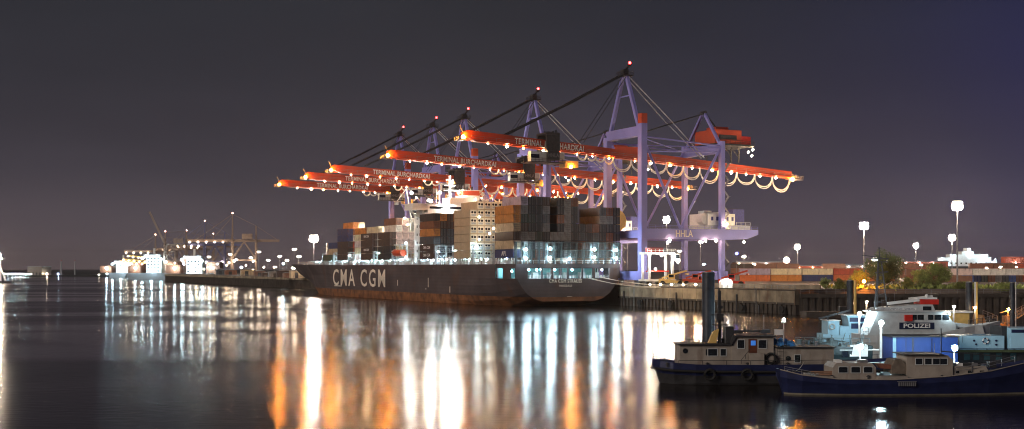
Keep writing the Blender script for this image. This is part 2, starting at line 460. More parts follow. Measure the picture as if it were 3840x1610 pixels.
# lettering painted on a few of the boxes
LB = mat('box_letter_black', (.03, .03, .03)); LWH = mat('box_letter_white', (.8, .78, .74))
for o in list(COL.objects):
    if o.name.startswith('shipping_container') and 'first column' in o.get('label', ''):
        l = o['label']
        if 'stern bay' in l and 'bottom' in l: text('APL', 1.9, LWH, 'lettering', o, (CL/2, 1.215, 1.25), (R(90), 0, R(180)), .01, bold=.03)
        elif 'foredeck' in l and ('second' in l or 'fourth' in l): text('CMA CGM', 1.2, LWH, 'lettering', o, (CL/2, 1.215, 1.3), (R(90), 0, R(180)), .01, bold=.02)
        elif 'aft of bridge' in l and ('second' in l or 'bottom' in l): text('CMA CGM', 1.3, LWH, 'lettering', o, (CL/2, 1.215, 1.3), (R(90), 0, R(180)), .01, bold=.02)
# ================================================================== THE SHIP
ship = thing('container_ship', 'huge dark grey container ship moored at the quay, stern towards the viewer', 'container ship', S(0, 0), ROTS)
# local: x forward, y to port
def lerp_prof(stn, t_):
    for (a, pa), (b_, pb) in zip(stn[:-1], stn[1:]):
        if a <= t_ <= b_:
            u = (t_-a)/(b_-a); u = u*u*(3-2*u) if False else u
            return [(pa[i][0]+(pb[i][0]-pa[i][0])*u, pa[i][1]+(pb[i][1]-pa[i][1])*u) for i in range(len(pa))]
ZD = 12.7
st = [   # t, [(half width, z)...] from keel line up to the mooring deck level (8.4)
 (0,   [(.01, 1.6), (9.2, 1.6), (12.0, 2.4), (14.4, 4.0), (15.9, 5.8), (16.9, 7.2), (17.5, 8.4)]),
 (5,   [(.01, .2), (8.6, .5), (12.4, 1.8), (14.9, 3.4), (16.3, 5.2), (17.2, 7.0), (17.8, 8.4)]),
 (13,  [(.01, -2), (8.5, -1.5), (13.2, 0.0), (15.8, 2.0), (17.2, 4.2), (17.9, 6.6), (18.2, 8.4)]),
 (28,  [(.01, -3), (10, -3), (15.2, -1.0), (17.2, 1.2), (18.0, 3.5), (18.3, 6.0), (18.3, 8.4)]),
 (50,  [(.01, -3), (14, -3), (18.0, -1.0), (18.3, 1.2), (18.3, 3.5), (18.3, 6.0), (18.3, 8.4)]),
 (165, [(.01, -3), (14, -3), (18.0, -1.0), (18.3, 1.2), (18.3, 3.5), (18.3, 6.0), (18.3, 8.4)]),
 (195, [(.01, -3), (10, -3), (13.8, -1.0), (14.8, 1.2), (15.8, 3.5), (16.7, 6.0), (17.3, 8.4)]),
 (218, [(.01, -3), (4, -3), (6.8, -1.0), (7.8, 1.2), (9.2, 3.5), (11.0, 6.0), (13.0, 8.4)]),
 (233, [(.01, -3), (.4, -3), (1.0, -1.0), (1.6, 1.2), (2.9, 3.5), (5.0, 6.0), (7.8, 8.4)]),
]
st_x_top = {233: 241}
hl = MB()
ts = [0, 2.5, 5, 9, 13, 20, 28, 38, 50, 80, 110, 140, 165, 176, 186, 195, 203, 211, 218, 224, 229, 233]
def bowshift(t_, z):            # rake of the stem
    if t_ < 195: return 0
    u = (t_-195)/38
    return u*u*max(0, z)*1.35
rows_ = []
for t_ in ts:
    pr = lerp_prof(st, t_)
    if t_ >= 13:                # side carried up to the weather deck
        wtop = pr[-1][0]; add = 0 if t_ < 165 else min(2.6, (t_-165)/38*3.6)
        pr = pr + [(wtop + add*.5, 10.6), (wtop + add, ZD + max(0, t_-150)/110*.8)]
    rows_.append((t_, pr))
def hull_strip(mb, ra, rb, sgn, mi_f):
    (ta, pa), (tb, pb) = ra, rb; n_ = min(len(pa), len(pb))
    for i in range(n_-1):
        q = [(ta+bowshift(ta, pa[i][1]), sgn*pa[i][0], pa[i][1]), (tb+bowshift(tb, pb[i][1]), sgn*pb[i][0], pb[i][1]),
             (tb+bowshift(tb, pb[i+1][1]), sgn*pb[i+1][0], pb[i+1][1]), (ta+bowshift(ta, pa[i+1][1]), sgn*pa[i+1][0], pa[i+1][1])]
        mb.add(q, [(0, 1, 2, 3)] , 0)
for ra, rb in zip(rows_[:-1], rows_[1:]):
    for sg in (1, -1): hull_strip(hl, ra, rb, sg, 0)
# stem: close the last station to a sharp line
tl, pl = rows_[-1]
for i in range(len(pl)-1):
    a = (tl+bowshift(tl, pl[i][1]), pl[i][0], pl[i][1]); b2 = (tl+bowshift(tl, pl[i+1][1]), pl[i+1][0], pl[i+1][1])
    c1 = (tl+1.2+pl[i][0]*.75+bowshift(tl, pl[i][1]), 0, pl[i][1]); c2 = (tl+1.2+pl[i+1][0]*.75+bowshift(tl, pl[i+1][1]), 0, pl[i+1][1])
    hl.add([a, c1, c2, b2], [(0, 1, 2, 3)]); hl.add([(a[0], -a[1], a[2]), c1, c2, (b2[0], -b2[1], b2[2])], [(0, 1, 2, 3)])
# transom plate
p0 = rows_[0][1]
hl.add([(0, w_, z) for w_, z in p0] + [(0, -w_, z) for w_, z in reversed(p0)], [list(range(2*len(p0)))])
# mooring deck and weather deck
hl.add([(0, -17.5, 8.39), (13, -18.2, 8.39), (13, 18.2, 8.39), (0, 17.5, 8.39)], [(0, 1, 2, 3)])
# bulkhead at t=13 closing the gallery
gal = MB(); gal.add([(13.02, -18.2, 8.4), (13.02, 18.2, 8.4), (13.02, 18.2, ZD-.3), (13.02, -18.2, ZD-.3)], [(0, 1, 2, 3)])
top = [(r_[0]+bowshift(r_[0], r_[1][-1][1]), r_[1][-1][0], r_[1][-1][1]-.02) for r_ in rows_ if r_[0] >= 13]
for a, b2 in zip(top[:-1], top[1:]):
    hl.add([a, b2, (b2[0], -b2[1], b2[2]), (a[0], -a[1], a[2])], [(0, 1, 2, 3)])
a = top[-1]; hl.add([a, (a[0]+1.2+pl[-1][0]*.75-.02, 0, a[2]), (a[0], -a[1], a[2])], [(0, 1, 2)])
hull = hl.build('hull', M['hull'], ship)
# paint the boot-top by world height inside the hull material
t = M['hull'].node_tree; bs = t.nodes['Principled BSDF']; src = bs.inputs['Base Color'].links[0].from_socket
gp = t.nodes.new('ShaderNodeNewGeometry'); sx = t.nodes.new('ShaderNodeSeparateXYZ'); t.links.new(gp.outputs['Position'], sx.inputs[0])
lt = t.nodes.new('ShaderNodeMath'); lt.operation = 'LESS_THAN'; lt.inputs[1].default_value = 2.9
t.links.new(sx.outputs['Z'], lt.inputs[0])
mm = t.nodes.new('ShaderNodeMix'); mm.data_type = 'RGBA'; t.links.new(lt.outputs[0], mm.inputs[0]); t.links.new(src, mm.inputs[6])
nb = t.nodes.new('ShaderNodeTexNoise'); nb.inputs['Scale'].default_value = .35; nb.inputs['Detail'].default_value = 8
t.links.new(gp.outputs['Position'], nb.inputs['Vector'])
rb_ = ramp(t, [(.35, (.11, .052, .03)), (.65, (.27, .115, .05))]); t.links.new(nb.outputs['Fac'], rb_.inputs[0])
t.links.new(rb_.outputs[0], mm.inputs[7]); t.links.new(mm.outputs[2], bs.inputs['Base Color'])
# faint plate seams
wv = t.nodes.new('ShaderNodeTexWave'); wv.bands_direction = 'Z'; wv.inputs['Scale'].default_value = .28; wv.inputs['Distortion'].default_value = .6
t.links.new(gp.outputs['Position'], wv.inputs['Vector']); bq = t.nodes.new('ShaderNodeBump'); bq.inputs['Distance'].default_value = .015
t.links.new(wv.outputs['Fac'], bq.inputs['Height']); t.links.new(bq.outputs[0], bs.inputs['Normal'])
# stern gallery: pillars, top band, inner wall with teal lamplight put into its colour
gal.build('gallery_bulkhead', mat('gallery_lit_teal', (.16, .40, .40), .5), ship)
band = MB(); band.box((-.05, -18, 11.45), (13.0, 18, ZD-.02)); band.box((-.08, -18.05, ZD-.02), (13.2, 18.05, ZD+.1))
for (y0, y1) in ((18.0, 14.0), (9.45, 9.0), (6.1, 5.4), (.55, .1), (-4.5, -4.9), (-8.3, -9.2), (-14.2, -18.0)):
    band.box((0, y1, 8.38), (.5, y0, 11.46))
for (x0, x1) in ((.0, .6), (4.0, 8.6), (12.4, 13.0)):
    band.box((x0, 17.45, 8.38), (x1, 17.95, 11.46)); band.box((x0, -17.95, 8.38), (x1, -17.45, 11.46))
band.box((5.0, -.4, 8.4), (5.6, .4, 11.4))
band.build('stern_deck_edge', M['hull'], ship)
inn = MB()
for y in (-14, -9, -3, 2, 7.5, 12):
    inn.box((7, y-.9, 8.4), (8.6, y+.9, 10.2)); inn.tube([(5, y-1.4, 8.4), (5, y-1.4, 9.3)], .3, 8); inn.tube([(5, y-.3, 8.4), (5, y-.3, 9.3)], .3, 8)
    inn.box((9.5, y-2, 8.4), (9.7, y-1.8, 11.4))
build_each(inn, 'mooring_winch', M['greyw'], ship)
gr = MB(); gr.rail([(.2, -13.9, 8.4), (.2, 13.9, 8.4)], 1.0, .04, 1.6); gr.build('gallery_railing', M['white'], ship)
# lettering
text('CMA CGM', 9.4, M['letter'], 'bow_lettering', ship, (134.5, 18.34, 7.3), (R(90), 0, R(180)), .03, bold=.08, width=60, space=1.28)
text('CMA CGM STRAUSS', 1.5, M['letter'], 'stern_lettering', ship, (-.04, 1.2, 7.6), (R(90), 0, R(-90)), .03, bold=.0, width=11.2, space=1.12)
text('NASSAU', .95, M['letter'], 'stern_lettering', ship, (-.04, 1.2, 6.2), (R(90), 0, R(-90)), .03, bold=.0, width=4.2, space=1.1)
dm = MB()
for k in range(5): dm.box((-.03, -1+k*.35, 2.9), (0, -.8+k*.35, 3.05))
for (x, z0, z1) in ((46, 3.5, 5.5), (64, 5, 8.2), (92, 5.2, 7.2), (66, 4.2, 4.6)):
    dm.box((x, 18.3, z0), (x+.35, 18.36, z1))
dm.box((154, 18.3, 4.0), (163, 18.42, 4.3))
dm.build('hull_markings', M['letter'], ship)
# lashing bridges, hatch coamings
def lash(t0, ymin=-18, ymax=18, ht=6.2, wide=1.0, n_=11):
    m = MB()
    for i in range(n_):
        y = ymin + (ymax-ymin)*i/(n_-1)
        m.box((t0, y-.13, ZD+.1), (t0+.25, y+.13, ZD+ht)); m.box((t0+wide, y-.13, ZD+.1), (t0+wide+.25, y+.13, ZD+ht))
    for z in (2.0, 4.1, ht):
        m.box((t0-.05, ymin-.2, ZD+z), (t0+wide+.3, ymax+.2, ZD+z+.18))
    for z in (2.18, 4.28):
        m.rail([(t0-.05, ymin, ZD+z), (t0-.05, ymax, ZD+z)], 1.0, .035, 2.2)
    for i in range(0, n_-1, 3):
        y0 = ymin + (ymax-ymin)*i/(n_-1); y1 = ymin + (ymax-ymin)*(i+1)/(n_-1)
        m.bar((t0+.1, y0, ZD+.2), (t0+.1, y1, ZD+4), .12); m.bar((t0+.1, y1, ZD+.2), (t0+.1, y0, ZD+4), .12)
    return m.build('lashing_bridge', LP if t0 < 5 else M['greyw'], ship)
LP = mat('lashing_paint', (.06, .075, .075), .5, var=.3)
lash(-.6+.2, ht=6.4, wide=.8, n_=15)
for t0 in (13.8, 28.4, 43.6, 57.3, 72.2): lash(t0)
for t0 in (97.5, 112.8, 117, 131.5, 145.5, 159.8, 164, 178.5): lash(t0, ht=5.0)
cm = MB()
for t0 in (1.0, 15.5, 30.7, 59.5, 100, 119, 133, 147, 166, 186): cm.box((t0+.3, -15.5, ZD), (t0+12, 15.5, WB-.03))
for t0 in (44.5,): cm.box((t0+.3, -15.5, ZD), (t0+11.6, 15.5, WB+.6))
cm.build('hatch_covers', mat('hatch_paint', (.16, .09, .06), .6, var=.2), ship)
# outer container supports and side clutter along both walkways
cl = MB(); random.seed(5)
x = 1.5
while x < 205:
    h_ = random.uniform(1.2, 1.9)
    y = 17.6 if x < 165 else 17.6 - (x-165)*.02
    cl.box((x, y-.15, ZD), (x+.22, y+.15, ZD+1.8))
    if random.random() < .55: cl.box((x+.6, y-1.0, ZD), (x+.6+random.uniform(.4, 1.3), y-.3, ZD+random.uniform(.6, 1.7)))
    if random.random() < .3: cl.tube([(x+1.1, y-.2, ZD), (x+1.1, y-.2, ZD+.9)], .2, 6)
    x += random.uniform(1.0, 1.9)
cl.rail([(.5, 17.9, ZD+.1), (165, 18.1, ZD+.1)], 1.05, .04, 1.8)
cl.rail([(165, 18.1, ZD+.15), (196, 19.2, ZD+.4), (222, 16.0, ZD+.6)], 1.05, .04, 1.8)
cl.rail([(-.1, -17.8, ZD+.1), (-.1, 17.8, ZD+.1)], 1.05, .04, 1.8)
cl.build('side_rail_and_fittings', M['white'], ship)
# forecastle
fc = MB()
for (x, y, z, w_, d_, h_) in ((186, 0, ZD+.3, 3, 20, 1.8), (200, 4, ZD+.4, 3, 3, 2.2), (200, -4, ZD+.4, 3, 3, 2.2), (212, 0, ZD+.5, 4, 5, 1.6), (222, 3, ZD+.5, 2, 2, 1.2)):
    fc.box((x-w_/2, y-d_/2, z), (x+w_/2, y+d_/2, z+h_))
fc.bar((228, 0, ZD+.5), (228, 0, ZD+10.5), .5); fc.bar((228, -1.2, ZD+8.5), (228, 1.2, ZD+8.5), .2); fc.bar((228, 0, ZD+9), (222, 0, ZD+1), .15)
for i in range(8): fc.tube([(205+i*2.6, 10-i*.9, ZD+.5), (205+i*2.6, 10-i*.9, ZD+1.5)], .3, 8)
fc.build('forecastle_gear', M['cream'], ship)
# superstructure
sup = MB()
sup.box((74, -15, ZD), (84, 15.2, 31.0))
for k in range(6):
    z = ZD + 2.9*(k+1); sup.box((73.3, -15.3, z), (84.4, 15.5, z+.18))
sup.build('deckhouse', M['white'], ship)
sw = MB()
for k in range(6):
    z = ZD + 1.5 + 2.9*k
    for y in range(-13, 14, 3): sw.box((73.9, y-.35, z), (74.0, y+.35, z+.9))
    for x in (76, 78.5, 81): sw.box((x, 15.2, z), (x+.6, 15.28, z+.9))
build_each(sw, 'window', M['glass'], ship)
br = MB()
br.box((74.2, -14, 31.0), (83.8, 14, 34.2)); br.box((74.6, -19.8, 31.9), (81.5, 20.0, 33.9)); br.box((74.0, -20, 33.9), (83, 20.2, 34.1))
for sg in (1, -1):
    br.prism([(75, 31.9), (81, 31.9), (80, 29.6), (76, 29.6)], 15.2*sg, 15.3*sg+.5*sg)
    br.bar((78, 15.2*sg, 28.5), (78, 19.5*sg, 31.9), .8, .5)
br.box((75.5, -5, 34.2), (82, 5, 36.6))
br.build('bridge', M['white'], ship)
bw = MB(); bw.box((83.8, -13.5, 32.1), (83.9, 13.5, 33.2)); bw.box((74.1, -13.5, 32.4), (74.2, 13.5, 33.2)); build_each(bw, 'bridge_window', M['glass'], ship)
fn = MB(); fn.box((76.5, -7, 34.2), (83, -.5, 37.6), 0); fn.box((76.5, -7, 37.6), (83, -.5, 39.3), 1); fn.box((76.2, -7.3, 39.3), (83.3, -.2, 39.6), 0)
for y in (-5.5, -3.5, -2): fn.tube([(79.5, y, 39.6), (79.5, y, 41.0)], .35, 8, 2)
fn.build('funnel', [M['white'], M['orange'], M['dark']], ship)
ms = MB()
ms.bar((78, 4, 36.6), (78, 4, 44.5), .7); ms.bar((78, 1.8, 41), (78, 6.2, 41), .25); ms.bar((78, 2.4, 43), (78, 5.6, 43), .25)
ms.bar((77.5, 1.5, 39.2), (77.5, 6.5, 39.2), .5, .3); 
ms.bar((76, 10, 34), (76, 10, 40), .1); ms.bar((76, 6, 34), (76, 6, 39), .1)
ms.build('radar_mast', M['white'], ship)
cr = MB(); cr.tube([(86.5, 15, 27), (87.5, 17, 40)], .35, 8, r2=.2); cr.tube([(87.5, 17, 40), (84, 22, 35)], .12, 6); cr.box((83.6, 21.4, 34), (84.6, 22.6, 35)); cr.box((86, 14.4, 25), (87.2, 15.6, 28)); cr.build('provision_crane', M['greyw'], ship)
lbt = MB()
lbt.tube([(90, 17, 17.0), (91.5, 17, 17.0), (97, 17, 17.0), (98.5, 17, 17.2)], 1.25, 10)
lbt.build('lifeboat', M['orange'], ship)
dv = MB()
for x in (90.5, 97.8): dv.bar((x, 15.4, ZD), (x, 15.4, 20), .35); dv.bar((x, 15.4, 20), (x, 17.6, 20), .35); dv.bar((x, 17, 20), (x, 17, 18), .08)
dv.box((88.5, 12, ZD), (99, 16, 15.2)); dv.build('davits', M['greyw'], ship)
for y, r in ((8, .9), (-9, .8)):
    m = MB(); m.tube([(78, y, 34.2), (78, y, 38)], .2, 6); m.ball((78, y, 38.3), r); m.build('satellite_dome', M['white'], ship)
# ship lamps
def lamps(pts, r, m, name, parent, seg=6):
    me = MB().ball((0, 0, 0), r, seg=seg, rings=4).mesh(name, [m])
    return [put(name, me, parent, p) for p in pts]
lamps([(74.0, 7.2, 32.8)], 1.0, emit('bridge_floodlight', (1, .93, .80), 330), 'floodlight', ship, 8)
lamps([(-1.1, 15.2, 17.0), (-1.1, 15.2, 14.5), (-1.1, 7.0, 17.3), (-1.1, 7.0, 14.6), (-1.1, -8.3, 17.2), (-1.1, -8.3, 14.8), (-1.1, -16.0, 17.0), (-1.1, -16.0, 14.6), (-1.1, .4, 14.3)], .36, L_COOL, 'deck_lamp', ship)
lamps([(2.0, 12.6, 11.0), (1.5, 10.2, 11.0), (2.0, 3.8, 11.0), (2.0, -2.2, 11.0), (3, -10.4, 11.0), (2, -12.8, 11.0), (6, 16.2, 10.6), (10.6, 16.6, 10.6), (4, 7.4, 11.1)], .26, L_COOL, 'gallery_lamp', ship)
lamps([(29.2, 16.8, 18.3), (44.3, 17.2, 17.2), (58, 17.2, 17), (73.3, 16.6, 17.5), (88, 16.8, 20.5), (88, 16.8, 15.3), (98.3, 17.4, 17), (113.5, 17.4, 17), (132.2, 17.4, 16.6), (146.3, 17.4, 16.6), (160.5, 17, 16.6), (179, 17, 16.6), (44.3, 17.2, 14.2), (20, 17.3, 14.3), (62, 17.4, 14.2), (110, 17.4, 14.2), (140, 17.4, 14.2), (195, 12, 15.5), (210, 8, 15.8)], .26, L_COOL, 'deck_lamp', ship)
lamps([(x, 16.9, 14.35) for x in (8, 26, 34, 52, 56, 68, 76, 94, 103, 116, 123, 128, 136, 150, 154, 163, 171, 184, 190)], .2, L_COOL, 'walkway_fill_lamp', ship)  # extra lamps added to brighten the fittings along the deck edge
lamps([(70.5, 17.8, 20), (86.5, 16.8, 27), (86.5, 14, 31), (73, 19, 36), (73.2, -4, 36), (98.5, 13, 30)], .26, L_FAR, 'house_lamp', ship)  # lamps added to brighten the deckhouse sides
lamps([(117.5, 12, 27.5), (131.8, 10, 27), (145.6, 12, 27), (117.5, 2, 27.5), (98.6, 4, 30), (162, 12, 23)], .30, L_WHITE, 'stack_fill_lamp', ship)  # lamps added to brighten the stack ends on the foredeck
lamps([(25.5, 17.6, 27.5), (25.5, 17.6, 20.5), (25.5, 12.6, 24), (14.2, 19.5, 22)], .30, L_FAR, 'stack_fill_lamp', ship)  # lamps added in the open bay to brighten the reefer ends
lamps([(83.0, 10, 35.8), (76.5, 12, 35.2), (76, 4, 42), (76, 1.5, 38.4), (87, 15, 38.6)], .5, L_WHITE, 'bridge_lamp', ship)
# mooring ropes
for i, (a, b2) in enumerate((((0, -9.6, 9.0), (-26, -23, ZQ+.6)), ((0, -10.8, 9.0), (-28, -23, ZQ+.6)), ((0, -6.2, 8.6), (-27, -22.6, ZQ+.5)), ((0, -7.4, 8.6), (-29, -22.6, ZQ+.5)))):
    A, B = Vector(S(*a)), Vector(S(*b2)); pts = []
    for k in range(13):
        u = k/12; q = A.lerp(B, u); q.z -= 4*u*(1-u)*(.9+.25*i); pts.append(q)
    m = MB().tube(pts, .09, 5)
    tag(m.build('mooring_rope', M['rope']), ['uppermost pale mooring rope from the ship stern to the quay', 'second pale mooring rope from the stern right-hand opening', 'third pale mooring rope, leading from mid transom to the quay', 'lowest pale mooring rope crossing the transom to the quay'][i], 'rope', 'mooring ropes at the stern')
# ================================================================== CRANES
# local: x inland from the quayside rail, y along the rail towards the bow, z above the quay
BT = R(3.3)
BOOM_Z = 40.8
def make_crane():
    c = thing('gantry_crane', 'x', 'crane')
    P_ = M['crane']
    # legs
    for (x, y, zt, w_) in ((0, -10, 49.5, 2.1), (0, 10, 47, 2.0), (30, -10, 45.5, 1.5), (30, 10, 45.5, 1.5)):
        m = MB(); m.box((x-w_/2, y-w_/2, 1.6), (x+w_/2, y+w_/2, zt), 0)
        if x == 0 and y < 0: m.box((x-w_/2+.01, y-w_/2+.01, zt), (x+w_/2-.01, y+w_/2-.01, 52.5), 1)
        if x > 0: m.box((x-w_/2-.3, y-w_/2-.3, 18), (x+w_/2+.3, y+w_/2+.3, 18.4), 0)
        m.build('leg', [P_, M['orange']], c)
    # sills with bogies
    for x in (0, 30):
        m = MB(); m.box((x-.9, -12, 1.6+.01), (x+.9, -11.06, 4.4)); m.box((x-.9, -8.94, 1.61), (x+.9, 8.99, 4.4)); m.box((x-.9, 11.01, 1.61), (x+.9, 12, 4.4))
        m.build('sill_beam', P_, c)
        for y in (-11, -7.5, 7.5, 11):
            b_ = MB(); b_.box((x-.5, y-1.3, .45), (x+.5, y+1.3, 1.58))
            for q in (-.8, .8): b_.tube([(x-.25, y+q, .4), (x+.25, y+q, .4)], .4, 8)
            b_.build('bogie', M['dark'], c)
    # portal beams inland
    for y in (-10, 10):
        m = MB(); yy = y - 1.35 if y < 0 else y + .8
        m.prism([(-1.2, 14.4), (31, 14.2), (39, 14.6), (43.5, 16.0), (43.5, 17.6), (-1.2, 17.4)], yy, yy+.55)
        m.rail([(1.4, yy+.1, 17.5), (43.4, yy+.1, 17.5)], 1.0, .04, 2.5)
        pb = m.build('portal_beam', P_, c)
        if y < 0:
            text('HHLA', 3.0, M['letter'], 'lettering', pb, (14.5, -11.37, 15.9), (R(90), 0, 0), .02, bold=.04, width=6.4)
    m = MB()
    for x in (0, 30): m.box((x-.7, -8.94, 14.6), (x+.7, 8.99, 17.0))
    m.box((41.5, -10.7, 15.6), (42.5, 10.7, 17.2)); build_each(m, 'cross_beam', P_, c)
    # upper frames
    for x, z in ((0, 47.5), (30, 43.5)):
        m = MB(); w_ = 1.0 if x == 0 else .7
        m.box((x-w_, -8.94 if x == 0 else -9.2, z-1.7), (x+w_, 8.98 if x == 0 else 9.2, z+1.3))
        m.build('top_beam', P_, c)
    # diagonals
    for y in (-10, 10):
        for (a, b_) in (((.8, y, 44), (14, y, 17.6)), ((29.4, y, 43.5), (14, y, 17.6))):
            MB().tube([a, b_], .42, 8).build('diagonal_brace', P_, c)
        for (a, b_) in (((1, y, 45.5), (29.4, y, 44)), ((1, y, 41), (29.4, y, 42.2))):
            MB().tube([a, b_], .28, 6).build('strut', P_, c)
    MB().tube([(1, -9.5, 45), (29.4, 9.5, 43.6)], .18, 6).build('strut', P_, c)
    MB().tube([(1, 9.5, 45), (29.4, -9.5, 43.6)], .18, 6).build('strut', P_, c)
    # masthead
    for y in (-8, 8): MB().bar((0, y, 48.8), (0, y*.14, 65.2), 1.0, 1.1).build('mast_leg', P_, c)
    MB().bar((0, -3.2, 59), (0, 3.2, 59), .35).build('mast_tie', P_, c)
    mh = MB(); mh.box((-1.8, -2.2, 65.2), (1.8, 2.2, 65.6)); mh.rail([(-1.8, -2.2, 65.6), (1.8, -2.2, 65.6), (1.8, 2.2, 65.6), (-1.8, 2.2, 65.6), (-1.8, -2.2, 65.6)], 1.1, .05, 1.2)
    mh.box((-.9, -1, 65.6), (.9, 1, 67.4)); mh.bar((.3, 0, 67.4), (1.6, 0, 68.8), .5); mh.bar((1.6, -.6, 68.8), (1.6, .6, 68.8), .7)
    mh.build('masthead_platform', M['dark'], c)
    put('aviation_light', MB().ball((0, 0, 0), .42, seg=8).mesh('aviation_light', [L_RED]), c, (1.9, 0, 69.7))
    # small frame inland
    for y in (-9, 9): MB().bar((30, y, 44.8), (30.3, y*.06, 55.4), .8, .8).build('rear_frame_leg', P_, c)
    MB().tube([(30.3, -1, 55.6), (30.3, 1, 55.6)], .7, 8).build('rear_sheave', M['dark'], c)
    # stays
    for y in (-1.6, 1.6):
        MB().tube([(.6, y*.5, 65.5), (16.2, y, 52.4), (30, y*.5, 41)], .20, 5).build('backstay', M['greyw'], c)
        MB().tube([(30.3, y*.4, 55.4), (1.5, y, 46.5)], .16, 5).build('tie_rod', M['dark'], c)
        MB().tube([(30.6, y*.4, 55.4), (43, y, 42.0)], .22, 5).build('tie_rod', M['dark'], c)
        MB().bar((-.3, y*.8, 66.0), (-21, y, 55.1), .42, .55).build('forestay', M['dark'], c)
        MB().bar((-21, y, 55.1), (-42, y, 44.8), .36, .48).build('forestay', M['dark'], c)
        MB().tube([(-.3, y*.8, 65.0), (-16, y, 43.5)], .10, 5).build('forestay', M['dark'], c)
    # stair tower on the near inland leg
    m = MB()
    for k in range(14):
        z = 4.5 + k*2.6; s_ = 1 if k % 2 else -1
        m.bar((31.6, -10-1.4*s_, z), (31.6, -10+1.4*s_, z+2.6), .7, .12); m.box((31.2, -10+1.4*s_-.4, z+2.6), (32.1, -10+1.4*s_+.4, z+2.7))
    m.build('stairs', M['steel'], c)
    # electrical house on the portal
    m = MB(); m.box((25.5, -9, 19.0), (36, 1, 22.6), 0); m.box((36.1, -8, 19.2), (40.5, 0, 24.2), 2); m.box((25.4, -9.2, 17.7), (42, 1.2, 18.98), 1)
    m.tube([(25.0, -8.4, 20.9), (25.0, -5.5, 20.9)], 1.8, 12, 0); m.box((26, -6, 22.6), (29, -3, 23.6), 1); m.box((31, -7, 22.6), (35, -2, 23.2), 1)
    for x in range(26, 36, 2): m.box((x+.6, -9.04, 20.4), (x+1.4, -9.0, 21.6), 2)
    m.rail([(36.4, -9.2, 18.98), (42, -9.2, 18.98)], 1.0, .05, 1.4, 1)
    m.build('electrical_house', [M['white'], M['greyw'], mat('deep_blue_paint', (.07, .07, .24))], c)
    # cable reel
    m = MB(); m.tube([(-1.9, 1.6, 20.2), (-1.9, 2.1, 20.2)], 3.5, 28, 0); m.tube([(-1.9, 1.3, 20.2), (-1.9, 2.4, 20.2)], .5, 10, 1); m.bar((-1.9, 3.0, 15), (-1.9, 3.0, 21), .6, .6, 1)
    m.box((-4, 3.6, 14.6), (-.8, 5.4, 16.8), 1)
    m.build('cable_reel', [M['yellow'], P_], c)
    # boom (origin at the quayside frame)
    bm_ = MB(); bm_.prism([(-56, -.4), (-52, -1.5), (66, -1.5), (66, .9), (-55, 1.5), (-56, .9)], -1.25, 1.25)
    bm_.box((-54, -2.3, -1.2), (66, -1.35, -1.05)); bm_.box((-54, 1.35, -1.2), (66, 2.3, -1.05))
    boom = bm_.build('boom', M['orange'], c, (0, 0, BOOM_Z), (0, BT, 0))
    r_ = MB(); r_.rail([(-54, -2.25, -1.05), (66, -2.25, -1.05)], 1.0, .035, 4); r_.build('railing', M['steel'], boom)
    text('TERMINAL BURCHARDKAI', 2.4, mat('boom_letter_white', (.95, .90, .84), .6, var=.03), 'lettering', boom, (-27.5, -1.28, -.05), (R(90), 0, 0), .02, bold=.07, width=23.8, space=1.1)
    m = MB(); m.box((-57.6, -1.8, -1.7), (-55.6, 1.8, -1.5)); m.rail([(-57.6, -1.8, -1.5), (-57.6, 1.8, -1.5)], 1, .04, 1); m.bar((-56, 0, .9), (-57, 0, 2.8), .2)
    m.rail([(-57.5, -1.8, -1.5), (-55.6, -1.8, -1.5)], 1, .04, 1)
    m.build('tip_platform', M['steel'], boom)
    m = MB(); m.box((66.05, -2, -1.7), (70.5, 2, -1.5)); m.rail([(66, -2, -1.5), (70.5, -2, -1.5), (70.5, 2, -1.5)], 1.1, .05, 1); m.bar((66, 0, .8), (70, 0, -1.5), .3); m.tube([(68, -1.2, -.6), (68, 1.2, -.6)], .7, 10)
    m.build('tail_platform', M['steel'], boom)
    me = MB().ball((0, 0, 0), .34, seg=6, rings=4).mesh('boom_lamp', [L_WARM])
    for x in (-48, -42, -36, -30, -24, -18, -12, -6, 3, 9, 17, 25, 33, 41, 47, 53, 60):
        lm_ = put('boom_lamp', me, boom, (x + random.uniform(-.5, .5), -1.0, -1.85)); lm_.scale = [random.choice((.6, .85, 1.0, 1.25))]*3
        if x in (-36, -6, 17, 33): lm_.material_slots[0].link = 'OBJECT'; lm_.material_slots[0].material = L_SOD2
    me = MB().ball((0, 0, 0), .55, seg=8, rings=5).mesh('tip_lamp', [L_SOD])
    put('tip_lamp', me, boom, (-56.4, -1.6, -.7)); put('tip_lamp', me, boom, (65.5, -2.4, -1.9))
    # festoon loops of cable under the boom
    m = MB(); x = -18.0
    for Lp in ([3.2]*4 + [6.6]*5 + [7.4]*7):
        if x + Lp > 66.5: break
        wob = random.uniform(.8, 1.12)
        for off, sg in ((-1.9, 1.0), (-1.7, .86)):
            pts = []
            for k in range(11):
                u = k/10; pts.append((x + Lp*(.5-.5*math.cos(math.pi*u))*1.0, off, -1.6 - 4*u*(1-u)*(.72*Lp if Lp < 4 else .62*Lp)*sg*wob))
            m.tube(pts, .21, 5, cap=False)
        x += Lp
    m.build('festoon_cable', M['cable'], boom)
    # machinery house on the tail
    m = MB(); m.box((30.5, -6, 45.4), (41, 5, 49.9), 0); m.box((41.05, -5, 45.4), (45.5, 4, 48.2), 1); m.box((30, -6.5, 44.8), (46, 5.5, 45.38), 2)
    m.box((32, -6.08, 46.8), (39, -6.0, 48.2), 2); m.box((33, -3, 49.9), (38, 2, 51.1), 0)
    m.rail([(30, -6.5, 45.4), (46, -6.5, 45.4), (46, 5.5, 45.4)], 1.1, .05, 2, 2)
